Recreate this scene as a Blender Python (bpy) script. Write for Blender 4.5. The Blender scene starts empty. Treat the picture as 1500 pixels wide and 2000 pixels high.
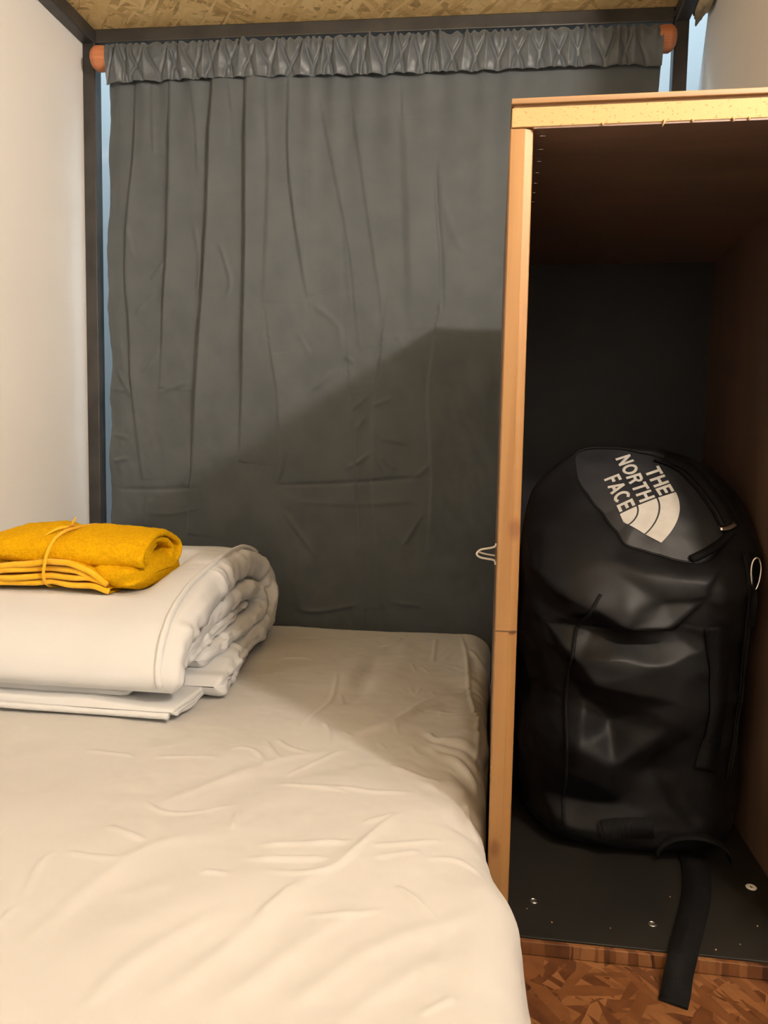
import bpy, bmesh, math, random
import numpy as np
from mathutils import Vector, Matrix
from mathutils.bvhtree import BVHTree

# ------------------------------------------------------------------ camera, world, light, exposure
scene = bpy.context.scene
col = scene.collection
rnd = random.Random(7)

cam_data = bpy.data.cameras.new('camera')
cam = bpy.data.objects.new('camera', cam_data)
col.objects.link(cam)
scene.camera = cam
cam_data.sensor_fit = 'VERTICAL'
cam_data.sensor_height = 36.0
cam_data.lens = 27.0                    # 1500 px focal length over 2000 px
cam_data.clip_start = 0.01
# rows: camera right, camera down, camera forward in world axes (X right, Y into the bunk, Z up)
CR = ((0.989791, 0.141418, 0.017742), (0.029418, -0.080904, -0.996288), (-0.139458, 0.986638, -0.084239))
cam.matrix_world = Matrix(((CR[0][0], -CR[1][0], -CR[2][0], 0.0),
                           (CR[0][1], -CR[1][1], -CR[2][1], 0.0),
                           (CR[0][2], -CR[1][2], -CR[2][2], 0.0),
                           (0, 0, 0, 1)))

world = bpy.data.worlds.new('world')
scene.world = world
world.use_nodes = True
world.node_tree.nodes['Background'].inputs[0].default_value = (0.5, 0.6, 0.7, 1)
world.node_tree.nodes['Background'].inputs[1].default_value = 0.02

vs = scene.view_settings
vs.view_transform = 'Standard'
vs.look = 'None'
vs.gamma = 1.0
vs.use_curve_mapping = False
vs.exposure = 0.11
LAMP_STRENGTH = 1640.0
LAMP_COLOR = (1.0, 0.868, 0.73)
CORRIDOR_POWER = 17.0
LAMP_POS = (0.55, 0.205, 0.66)
LAMP_R = 0.032

corr = bpy.data.lights.new('corridor_daylight', 'AREA')
corr.shape = 'RECTANGLE'
corr.size = 2.4
corr.size_y = 0.4
corr.energy = CORRIDOR_POWER
corr.color = (0.66, 0.86, 1.0)
co = bpy.data.objects.new('corridor_daylight', corr)
co.location = (-0.2, 2.0, 1.55)
col.objects.link(co)


# ------------------------------------------------------------------ helpers
def tag(o, label=None, cat=None, group=None, kind=None):
    if label: o['label'] = label
    if cat: o['category'] = cat
    if group: o['group'] = group
    if kind: o['kind'] = kind
    return o


def empty(name, loc, label, cat, group=None):
    o = bpy.data.objects.new(name, None)
    o.empty_display_size = 0.05
    o.location = loc
    col.objects.link(o)
    bpy.context.view_layer.update()
    return tag(o, label, cat, group)


def put(name, me, m, parent=None, smooth=True):
    o = bpy.data.objects.new(name, me)
    col.objects.link(o)
    if m is not None:
        me.materials.append(m)
    if smooth and len(me.polygons):
        me.polygons.foreach_set('use_smooth', [True] * len(me.polygons))
    if parent is not None:
        o.parent = parent
        p = parent
        off = Vector((0, 0, 0))
        while p is not None:
            off += p.location
            p = p.parent
        o.location = -off          # meshes are built in world coordinates
    return o


def mesh_np(name, V, F):
    """V (n,3), F (m,4) quads"""
    V = np.ascontiguousarray(V, dtype=np.float32)
    F = np.ascontiguousarray(F, dtype=np.int32)
    me = bpy.data.meshes.new(name)
    me.vertices.add(len(V))
    me.vertices.foreach_set('co', V.ravel())
    me.loops.add(F.size)
    me.loops.foreach_set('vertex_index', F.ravel())
    me.polygons.add(len(F))
    me.polygons.foreach_set('loop_start', np.arange(0, F.size, F.shape[1], dtype=np.int32))
    me.update(calc_edges=True)
    me.validate()
    return me


def grid_faces(n, m, wrap_n=False, wrap_m=False, flip=False):
    i = np.arange(n if wrap_n else n - 1)
    j = np.arange(m if wrap_m else m - 1)
    I, J = np.meshgrid(i, j, indexing='ij')
    I2, J2 = (I + 1) % n, (J + 1) % m
    F = np.stack([I * m + J, I2 * m + J, I2 * m + J2, I * m + J2], -1).reshape(-1, 4)
    return F[:, ::-1] if flip else F


def grid(name, P, m, parent=None, wrap_n=False, wrap_m=False, flip=False):
    n, k = P.shape[:2]
    return put(name, mesh_np(name, P.reshape(-1, 3), grid_faces(n, k, wrap_n, wrap_m, flip)), m, parent)


def box_bm(bm, x0, x1, y0, y1, z0, z1):
    vs_ = [bm.verts.new(p) for p in ((x0, y0, z0), (x1, y0, z0), (x1, y1, z0), (x0, y1, z0),
                                     (x0, y0, z1), (x1, y0, z1), (x1, y1, z1), (x0, y1, z1))]
    for f in ((3, 2, 1, 0), (4, 5, 6, 7), (0, 1, 5, 4), (1, 2, 6, 5), (2, 3, 7, 6), (3, 0, 4, 7)):
        bm.faces.new([vs_[i] for i in f])
    return vs_


def box(name, b, m, parent=None, bevel=0.001, warp=None):
    bm = bmesh.new()
    box_bm(bm, *b)
    if bevel:
        bmesh.ops.bevel(bm, geom=list(bm.edges), offset=bevel, segments=2, affect='EDGES', profile=0.5)
    if warp:
        for v in bm.verts:
            v.co = Vector(warp(*v.co))
    me = bpy.data.meshes.new(name)
    bm.to_mesh(me)
    bm.free()
    return put(name, me, m, parent, smooth=False)


def tube_mesh(name, pts, rad, seg=10, closed=False, flat=1.0, up=None):
    """sweep a circle (or flat ellipse) along pts"""
    P = np.array(pts, float)
    n = len(P)
    if closed:
        T = np.roll(P, -1, 0) - np.roll(P, 1, 0)
    else:
        T = np.gradient(P, axis=0)
    T /= np.linalg.norm(T, axis=1)[:, None] + 1e-12
    N = np.zeros_like(P)
    ref = np.array(up if up is not None else (0.0, 0.0, 1.0))
    if up is None and abs(T[0] @ ref) > 0.9:
        ref = np.array((1.0, 0.0, 0.0))
    for i in range(n):
        r = ref if (up is not None or i == 0) else N[i - 1]
        v = r - T[i] * (r @ T[i])
        N[i] = v / (np.linalg.norm(v) + 1e-12)
    Bn = np.cross(T, N)
    R = np.array(rad if hasattr(rad, '__len__') else [rad] * n, float)
    a = np.linspace(0, 2 * np.pi, seg, endpoint=False)
    V = P[:, None] + R[:, None, None] * (np.cos(a)[None, :, None] * N[:, None] * flat + np.sin(a)[None, :, None] * Bn[:, None])
    F = grid_faces(n, seg, wrap_n=closed, wrap_m=True)
    V = V.reshape(-1, 3)
    me = mesh_np(name, V, F)
    if not closed:
        bm = bmesh.new()
        bm.from_mesh(me)
        bm.verts.ensure_lookup_table()
        bm.faces.new([bm.verts[i] for i in range(seg)])
        bm.faces.new([bm.verts[(n - 1) * seg + i] for i in range(seg)][::-1])
        bmesh.ops.recalc_face_normals(bm, faces=bm.faces)
        bm.to_mesh(me)
        bm.free()
    return me


def tube(name, pts, rad, m, parent=None, **k):
    return put(name, tube_mesh(name, pts, rad, **k), m, parent)


def ribbon(name, pts, side, width, thick, m, parent=None):
    """flat strap: centre line pts, per-point (or single) side direction"""
    P = np.array(pts, float)
    n = len(P)
    S = np.array(side, float)
    if S.ndim == 1:
        S = np.tile(S, (n, 1))
    T = np.gradient(P, axis=0)
    T /= np.linalg.norm(T, axis=1)[:, None]
    S = S - T * np.sum(S * T, 1)[:, None]
    S /= np.linalg.norm(S, axis=1)[:, None]
    N = np.cross(S, T)
    W = np.array(width if hasattr(width, '__len__') else [width] * n)[:, None] / 2
    h = thick / 2
    prof = [(-1, -1), (-0.96, 1), (0.96, 1), (1, -1)]
    V = np.stack([P + S * W * a + N * h * b for a, b in prof], 1)
    F = grid_faces(n, 4, wrap_m=True)
    me = mesh_np(name, V.reshape(-1, 3), F)
    bm = bmesh.new()
    bm.from_mesh(me)
    bm.verts.ensure_lookup_table()
    bm.faces.new([bm.verts[i] for i in range(4)])
    bm.faces.new([bm.verts[(n - 1) * 4 + i] for i in range(4)][::-1])
    bmesh.ops.recalc_face_normals(bm, faces=bm.faces)
    bm.to_mesh(me)
    bm.free()
    return put(name, me, m, parent, smooth=False)


def spline(pts, n):
    """Catmull-Rom through pts, n samples"""
    P = np.array(pts, float)
    P = np.vstack([2 * P[0] - P[1], P, 2 * P[-1] - P[-2]])
    m = len(P) - 3
    d = np.linalg.norm(np.diff(P[1:-1], axis=0), axis=1)
    cum = np.concatenate([[0], np.cumsum(d)])
    t = np.interp(np.linspace(0, cum[-1], n), cum, np.arange(m + 1))
    i = np.clip(t.astype(int), 0, m - 1)
    u = (t - i)[:, None]
    a, b, c, e = P[i], P[i + 1], P[i + 2], P[i + 3]
    return 0.5 * ((2 * b) + (-a + c) * u + (2 * a - 5 * b + 4 * c - e) * u ** 2 + (-a + 3 * b - 3 * c + e) * u ** 3)


def sstep(x):
    x = np.clip(x, 0, 1)
    return x * x * (3 - 2 * x)


def vnoise(x, y, seed=0):
    """smooth value noise in -1..1"""
    x = np.asarray(x, float)
    y = np.asarray(y, float)
    xi, yi = np.floor(x).astype(np.int64), np.floor(y).astype(np.int64)
    fx, fy = x - xi, y - yi
    fx, fy = fx * fx * (3 - 2 * fx), fy * fy * (3 - 2 * fy)

    def h(a, b):
        v = (a * 374761393 + b * 668265263 + seed * 974711) & 0xFFFFFFFF
        v = ((v ^ (v >> 13)) * 1274126177) & 0xFFFFFFFF
        return ((v ^ (v >> 16)) & 0xFFFF) / 32767.5 - 1
    return ((h(xi, yi) * (1 - fx) + h(xi + 1, yi) * fx) * (1 - fy) + (h(xi, yi + 1) * (1 - fx) + h(xi + 1, yi + 1) * fx) * fy)


def fbm(x, y, seed=0, octv=3):
    s, a = 0, 1.0
    for k in range(octv):
        s = s + a * vnoise(x * 2 ** k, y * 2 ** k, seed + k)
        a *= 0.5
    return s


def crease_field(A, B, creases, decay=0.05):
    """height built from folds: 'r' = rounded ridge / valley, 's' = pleat with a steep left flank"""
    H = np.zeros(A.shape)
    for pts, w, amp, kind in creases:
        P = np.array(spline(pts, max(6, 4 * len(pts)))) if len(pts) > 2 else np.array(pts, float)
        reach = w * 4 if kind != 's' else decay * 4
        m = ((A > P[:, 0].min() - reach) & (A < P[:, 0].max() + reach) &
             (B > P[:, 1].min() - reach) & (B < P[:, 1].max() + reach))
        if not m.any():
            continue
        a, b = A[m], B[m]
        best = np.full(a.shape, 1e9)
        sd = np.zeros(a.shape)
        tt = np.zeros(a.shape)
        L = np.linalg.norm(np.diff(P, axis=0), axis=1)
        cum = np.concatenate([[0], np.cumsum(L)])
        for k in range(len(P) - 1):
            p, q = P[k], P[k + 1]
            d = q - p
            t = np.clip(((a - p[0]) * d[0] + (b - p[1]) * d[1]) / (L[k] ** 2 + 1e-12), 0, 1)
            ex, ey = a - p[0] - t * d[0], b - p[1] - t * d[1]
            dist = np.hypot(ex, ey)
            s = ex * d[1] - ey * d[0]
            u = dist < best
            best[u] = dist[u]
            sd[u] = (np.sign(s) * dist)[u]
            tt[u] = ((cum[k] + t * L[k]) / cum[-1])[u]
        taper = sstep(tt / 0.22) * sstep((1 - tt) / 0.22)
        if kind == 'c':
            h = amp * np.clip(1 - best / w, 0, 1) * taper
        elif kind == 'r':
            h = amp * np.exp(-(best / w) ** 2) * taper
        else:
            sgn = 1.0 if P[0, 1] < P[-1, 1] else -1.0
            s = sd * sgn
            end = np.exp(-np.maximum(0, best - np.abs(s) - 1e-6) / 0.02)
            h = amp * (sstep(s / w + 0.5) * np.exp(-np.maximum(s, 0) / decay)) * (0.25 + 0.75 * sstep((1 - tt) / 0.35)) * np.where(tt <= 0.001, 0.8, 1) * np.where(tt >= 0.999, 0.3, 1)
        H[m] += h
    return H


# ------------------------------------------------------------------ materials
def new_mat(name):
    m = bpy.data.materials.new(name)
    m.use_nodes = True
    nt = m.node_tree
    return m, nt, nt.nodes['Principled BSDF']


def nd(nt, t, **k):
    n = nt.nodes.new(t)
    for a, v in k.items():
        if a.startswith('_'):
            setattr(n, a[1:], v)
        else:
            key = a.replace('__', ' ')
            n.inputs[key].default_value = v
    return n


def ramp(nt, fac, stops):
    r = nt.nodes.new('ShaderNodeValToRGB')
    e = r.color_ramp.elements
    while len(e) < len(stops):
        e.new(0.5)
    for k, (p, c) in enumerate(stops):
        e[k].position = p
        e[k].color = (*c, 1)
    nt.links.new(fac, r.inputs[0])
    return r.outputs[0]


def coords(nt, scale=(1, 1, 1), rot=(0, 0, 0), loc=(0, 0, 0)):
    tc = nt.nodes.new('ShaderNodeTexCoord')
    mp = nt.nodes.new('ShaderNodeMapping')
    mp.inputs['Scale'].default_value = scale
    mp.inputs['Rotation'].default_value = rot
    mp.inputs['Location'].default_value = loc
    nt.links.new(tc.outputs['Object'], mp.inputs[0])
    return mp.outputs[0]


def bump(nt, bsdf, h, strength, dist):
    b = nd(nt, 'ShaderNodeBump', Strength=strength, Distance=dist)
    nt.links.new(h, b.inputs['Height'])
    nt.links.new(b.outputs[0], bsdf.inputs['Normal'])
    return b


def noisy(name, c1, c2, scale=(30, 30, 30), rough=0.6, detail=4, bstr=0.0, bdist=0.001, spec=0.4, sheen=0.0, rough2=None, bscale=None, lo=0.35, hi=0.65):
    m, nt, b = new_mat(name)
    n = nd(nt, 'ShaderNodeTexNoise', Scale=1.0, Detail=detail)
    nt.links.new(coords(nt, scale), n.inputs['Vector'])
    nt.links.new(ramp(nt, n.outputs['Fac'], [(lo, c1), (hi, c2)]), b.inputs['Base Color'])
    b.inputs['Roughness'].default_value = rough
    b.inputs['Specular IOR Level'].default_value = spec
    if sheen:
        b.inputs['Sheen Weight'].default_value = sheen
        b.inputs['Sheen Roughness'].default_value = 0.5
    if rough2 is not None:
        mr = nd(nt, 'ShaderNodeMapRange')
        mr.inputs['To Min'].default_value = rough
        mr.inputs['To Max'].default_value = rough2
        nt.links.new(n.outputs['Fac'], mr.inputs['Value'])
        nt.links.new(mr.outputs[0], b.inputs['Roughness'])
    if bstr:
        src = n
        if bscale:
            src = nd(nt, 'ShaderNodeTexNoise', Scale=1.0, Detail=3.0)
            nt.links.new(coords(nt, bscale), src.inputs['Vector'])
        bump(nt, b, src.outputs['Fac'], bstr, bdist)
    return m


def osb(name, shades, rough, spec, size=1.0):
    """strand board: layers of long random flakes at several angles"""
    m, nt, b = new_mat(name)
    val = None
    warp = nd(nt, 'ShaderNodeTexNoise', Scale=9.0, Detail=3.0)
    tc = nt.nodes.new('ShaderNodeTexCoord')
    nt.links.new(tc.outputs['Object'], warp.inputs['Vector'])
    sub = nd(nt, 'ShaderNodeVectorMath', _operation='MULTIPLY_ADD')
    nt.links.new(warp.outputs['Color'], sub.inputs[0])
    sub.inputs[1].default_value = (0.022, 0.022, 0.0)
    nt.links.new(tc.outputs['Object'], sub.inputs[2])
    for k, (ang, sx, sy) in enumerate(((0.2, 11, 52), (1.25, 13, 80), (-0.75, 12, 66), (0.65, 15, 96), (-0.2, 13, 86), (2.1, 14, 72), (0.95, 17, 110))):
        mp = nt.nodes.new('ShaderNodeMapping')
        mp.inputs['Rotation'].default_value = (0, 0, ang)
        mp.inputs['Location'].default_value = (k * 3.1, k * 1.7, k * 0.9)
        nt.links.new(sub.outputs[0], mp.inputs[0])
        sc = nd(nt, 'ShaderNodeVectorMath', _operation='MULTIPLY')
        sc.inputs[1].default_value = (sx / size, sy / size, 0.01)
        nt.links.new(mp.outputs[0], sc.inputs[0])
        v = nd(nt, 'ShaderNodeTexVoronoi', Scale=1.0, Randomness=1.0)
        nt.links.new(sc.outputs[0], v.inputs['Vector'])
        sp = nt.nodes.new('ShaderNodeSeparateColor')
        nt.links.new(v.outputs['Color'], sp.inputs[0])
        if val is None:
            val = sp.outputs[0]
        else:
            gt = nd(nt, 'ShaderNodeMath', _operation='GREATER_THAN')
            nt.links.new(sp.outputs[1], gt.inputs[0])
            gt.inputs[1].default_value = 0.62
            mx = nt.nodes.new('ShaderNodeMix')
            nt.links.new(gt.outputs[0], mx.inputs[0])
            nt.links.new(val, mx.inputs[2])
            nt.links.new(sp.outputs[0], mx.inputs[3])
            val = mx.outputs[0]
    fine = nd(nt, 'ShaderNodeTexNoise', Scale=60.0, Detail=6.0)
    nt.links.new(tc.outputs['Object'], fine.inputs['Vector'])
    mx = nt.nodes.new('ShaderNodeMix')
    mx.inputs[0].default_value = 0.34
    nt.links.new(val, mx.inputs[2])
    nt.links.new(fine.outputs['Fac'], mx.inputs[3])
    nt.links.new(ramp(nt, mx.outputs[0], shades), b.inputs['Base Color'])
    b.inputs['Roughness'].default_value = rough
    b.inputs['Specular IOR Level'].default_value = spec
    bump(nt, b, mx.outputs[0], 0.35, 0.002)
    return m


def pine(name, c1, c2, c3, scale=(60, 60, 2.2), knots=()):
    m, nt, b = new_mat(name)
    v = coords(nt, scale)
    n = nd(nt, 'ShaderNodeTexNoise', Scale=1.0, Detail=5.0, Distortion=0.6)
    nt.links.new(v, n.inputs['Vector'])
    c = ramp(nt, n.outputs['Fac'], [(0.3, c1), (0.5, c2), (0.72, c3)])
    tc = nt.nodes.new('ShaderNodeTexCoord')
    for (kx, kz, r) in knots:
        sub = nd(nt, 'ShaderNodeVectorMath', _operation='SUBTRACT')
        nt.links.new(tc.outputs['Object'], sub.inputs[0])
        sub.inputs[1].default_value = (kx, 0.76, kz)
        ml = nd(nt, 'ShaderNodeVectorMath', _operation='MULTIPLY')
        ml.inputs[1].default_value = (1.0, 0.0, 0.55)
        nt.links.new(sub.outputs[0], ml.inputs[0])
        ln = nd(nt, 'ShaderNodeVectorMath', _operation='LENGTH')
        nt.links.new(ml.outputs[0], ln.inputs[0])
        mr = nd(nt, 'ShaderNodeMapRange')
        mr.inputs['From Min'].default_value = r * 0.35
        mr.inputs['From Max'].default_value = r
        mr.inputs['To Min'].default_value = 0.75
        mr.inputs['To Max'].default_value = 0.0
        nt.links.new(ln.outputs['Value'], mr.inputs['Value'])
        mx = nd(nt, 'ShaderNodeMix', _data_type='RGBA')
        nt.links.new(mr.outputs[0], mx.inputs[0])
        nt.links.new(c, mx.inputs[6])
        mx.inputs[7].default_value = (0.16, 0.06, 0.02, 1)
        c = mx.outputs[2]
    nt.links.new(c, b.inputs['Base Color'])
    b.inputs['Roughness'].default_value = 0.5
    bump(nt, b, n.outputs['Fac'], 0.15, 0.0006)
    return m


def metal(name, c, rough=0.25):
    m, nt, b = new_mat(name)
    n = nd(nt, 'ShaderNodeTexNoise', Scale=80.0, Detail=2.0)
    nt.links.new(coords(nt), n.inputs['Vector'])
    nt.links.new(ramp(nt, n.outputs['Fac'], [(0.3, tuple(x * 0.85 for x in c)), (0.7, c)]), b.inputs['Base Color'])
    b.inputs['Metallic'].default_value = 1.0
    b.inputs['Roughness'].default_value = rough
    return m


M = {}
M['paint'] = noisy('white_wall_paint', (0.84, 0.83, 0.81), (0.87, 0.86, 0.84), (3, 3, 3), 0.62, bstr=0.05, bdist=0.001, bscale=(160, 160, 160))
M['paint_right'] = noisy('grey_white_wall_paint', (0.80, 0.79, 0.77), (0.84, 0.83, 0.81), (3, 3, 3), 0.6, bstr=0.05, bdist=0.001, bscale=(160, 160, 160))
M['corridor'] = noisy('corridor_paint', (0.78, 0.8, 0.8), (0.82, 0.83, 0.83), (3, 3, 3), 0.7)
M['door'] = noisy('corridor_door_edge', (0.03, 0.04, 0.07), (0.05, 0.06, 0.09), (9, 9, 9), 0.5)
M['osb_ceiling'] = osb('strand_board_pale', [(0.1, (0.36, 0.235, 0.10)), (0.35, (0.66, 0.465, 0.20)), (0.55, (0.77, 0.56, 0.255)), (0.8, (0.84, 0.64, 0.32))], 0.6, 0.3)
M['osb_floor'] = osb('strand_board_varnished', [(0.12, (0.042, 0.013, 0.005)), (0.35, (0.115, 0.042, 0.014)), (0.55, (0.16, 0.063, 0.021)), (0.85, (0.225, 0.10, 0.038))], 0.38, 0.45)
M['steel'] = noisy('black_painted_steel', (0.030, 0.028, 0.025), (0.050, 0.045, 0.040), (22, 22, 22), 0.42, spec=0.5, bstr=0.05, bdist=0.0006)
M['curtain'] = noisy('grey_curtain_fabric', (0.080, 0.092, 0.100), (0.092, 0.104, 0.112), (14, 14, 14), 0.62, spec=0.22, sheen=0.12, bstr=0.10, bdist=0.0003, bscale=(900, 900, 900))
M['pocket'] = noisy('grey_curtain_heading_fabric', (0.075, 0.088, 0.100), (0.088, 0.101, 0.112), (14, 14, 14), 0.42, spec=0.4, sheen=0.15, bstr=0.10, bdist=0.0003, bscale=(900, 900, 900))
M['rod'] = pine('red_brown_rod_wood', (0.36, 0.11, 0.04), (0.55, 0.2, 0.085), (0.62, 0.26, 0.12), (3, 90, 90))
M['pine'] = pine('pine_batten_wood', (0.215, 0.102, 0.028), (0.28, 0.142, 0.046), (0.315, 0.168, 0.058), knots=((0.0225, -0.078, 0.008), (0.0125, -0.405, 0.007)))
M['ply'] = pine('plywood_edge_brown', (0.15, 0.075, 0.028), (0.23, 0.125, 0.05), (0.27, 0.155, 0.068), (1.5, 60, 160))
M['chip'] = noisy('raw_chipboard', (0.23, 0.12, 0.04), (0.42, 0.255, 0.107), (260, 300, 420), 0.7, detail=2, lo=0.30, hi=0.40, bstr=0.2, bdist=0.0006)
M['brown'] = noisy('dark_brown_film_panel', (0.12, 0.072, 0.050), (0.165, 0.102, 0.072), (5, 40, 5), 0.36, spec=0.5, rough2=0.5)
M['black_panel'] = noisy('black_back_panel', (0.006, 0.0068, 0.008), (0.009, 0.010, 0.0115), (6, 6, 6), 0.6, spec=0.3)
M['base_panel'] = noisy('black_base_panel', (0.008, 0.0075, 0.0065), (0.016, 0.014, 0.011), (7, 7, 7), 0.42, spec=0.45, rough2=0.55)
M['sheet'] = noisy('white_cotton_sheet', (0.555, 0.548, 0.53), (0.585, 0.578, 0.56), (6, 6, 6), 0.75, spec=0.2, sheen=0.05, bstr=0.06, bdist=0.0002, bscale=(1300, 1300, 1300))
M['duvet'] = noisy('white_duvet_cotton', (0.665, 0.68, 0.695), (0.695, 0.71, 0.725), (6, 6, 6), 0.75, spec=0.2, sheen=0.05, bstr=0.06, bdist=0.0002, bscale=(1300, 1300, 1300))
M['towel'] = noisy('yellow_terry_cloth', (0.76, 0.40, 0.003), (0.88, 0.49, 0.006), (220, 220, 220), 0.9, spec=0.05, sheen=0.0, bstr=1.0, bdist=0.003, bscale=(520, 520, 520))
M['towel_hem'] = noisy('yellow_woven_hem', (0.80, 0.43, 0.012), (0.92, 0.52, 0.03), (40, 40, 40), 0.85, spec=0.1, sheen=0.2, bstr=0.3, bdist=0.0006, bscale=(500, 500, 500))
M['bag'] = noisy('black_coated_bag_fabric', (0.006, 0.006, 0.0062), (0.010, 0.010, 0.0103), (25, 25, 25), 0.30, spec=0.09, rough2=0.42, bstr=0.08, bdist=0.0005, bscale=(420, 420, 420))
M['bag_panel'] = noisy('black_satin_bag_panel', (0.011, 0.012, 0.014), (0.015, 0.016, 0.019), (25, 25, 25), 0.5, spec=0.35, bstr=0.06, bdist=0.0005, bscale=(420, 420, 420))
M['web'] = noisy('black_webbing', (0.003, 0.003, 0.0032), (0.006, 0.006, 0.0062), (500, 500, 120), 0.8, spec=0.15, bstr=0.4, bdist=0.0005)
M['print'] = noisy('pale_grey_print', (0.44, 0.42, 0.385), (0.50, 0.48, 0.44), (60, 60, 60), 0.55)
M['chrome'] = metal('bright_metal', (0.75, 0.73, 0.70), 0.22)
M['wire'] = noisy('white_coated_wire', (0.6, 0.58, 0.53), (0.72, 0.70, 0.66), (60, 60, 60), 0.35)
M['mark'] = noisy('dark_pencil', (0.05, 0.025, 0.01), (0.09, 0.045, 0.02), (90, 90, 90), 0.8)
M['foam'] = noisy('tan_sealing_foam', (0.36, 0.29, 0.17), (0.50, 0.42, 0.27), (50, 50, 50), 0.85, bstr=0.6, bdist=0.003)
m_, nt_, b_ = new_mat('lit_bulb')
b_.inputs['Base Color'].default_value = (1, 0.95, 0.85, 1)
b_.inputs['Emission Color'].default_value = (*LAMP_COLOR, 1)
b_.inputs['Emission Strength'].default_value = LAMP_STRENGTH
M['bulb'] = m_

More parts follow.
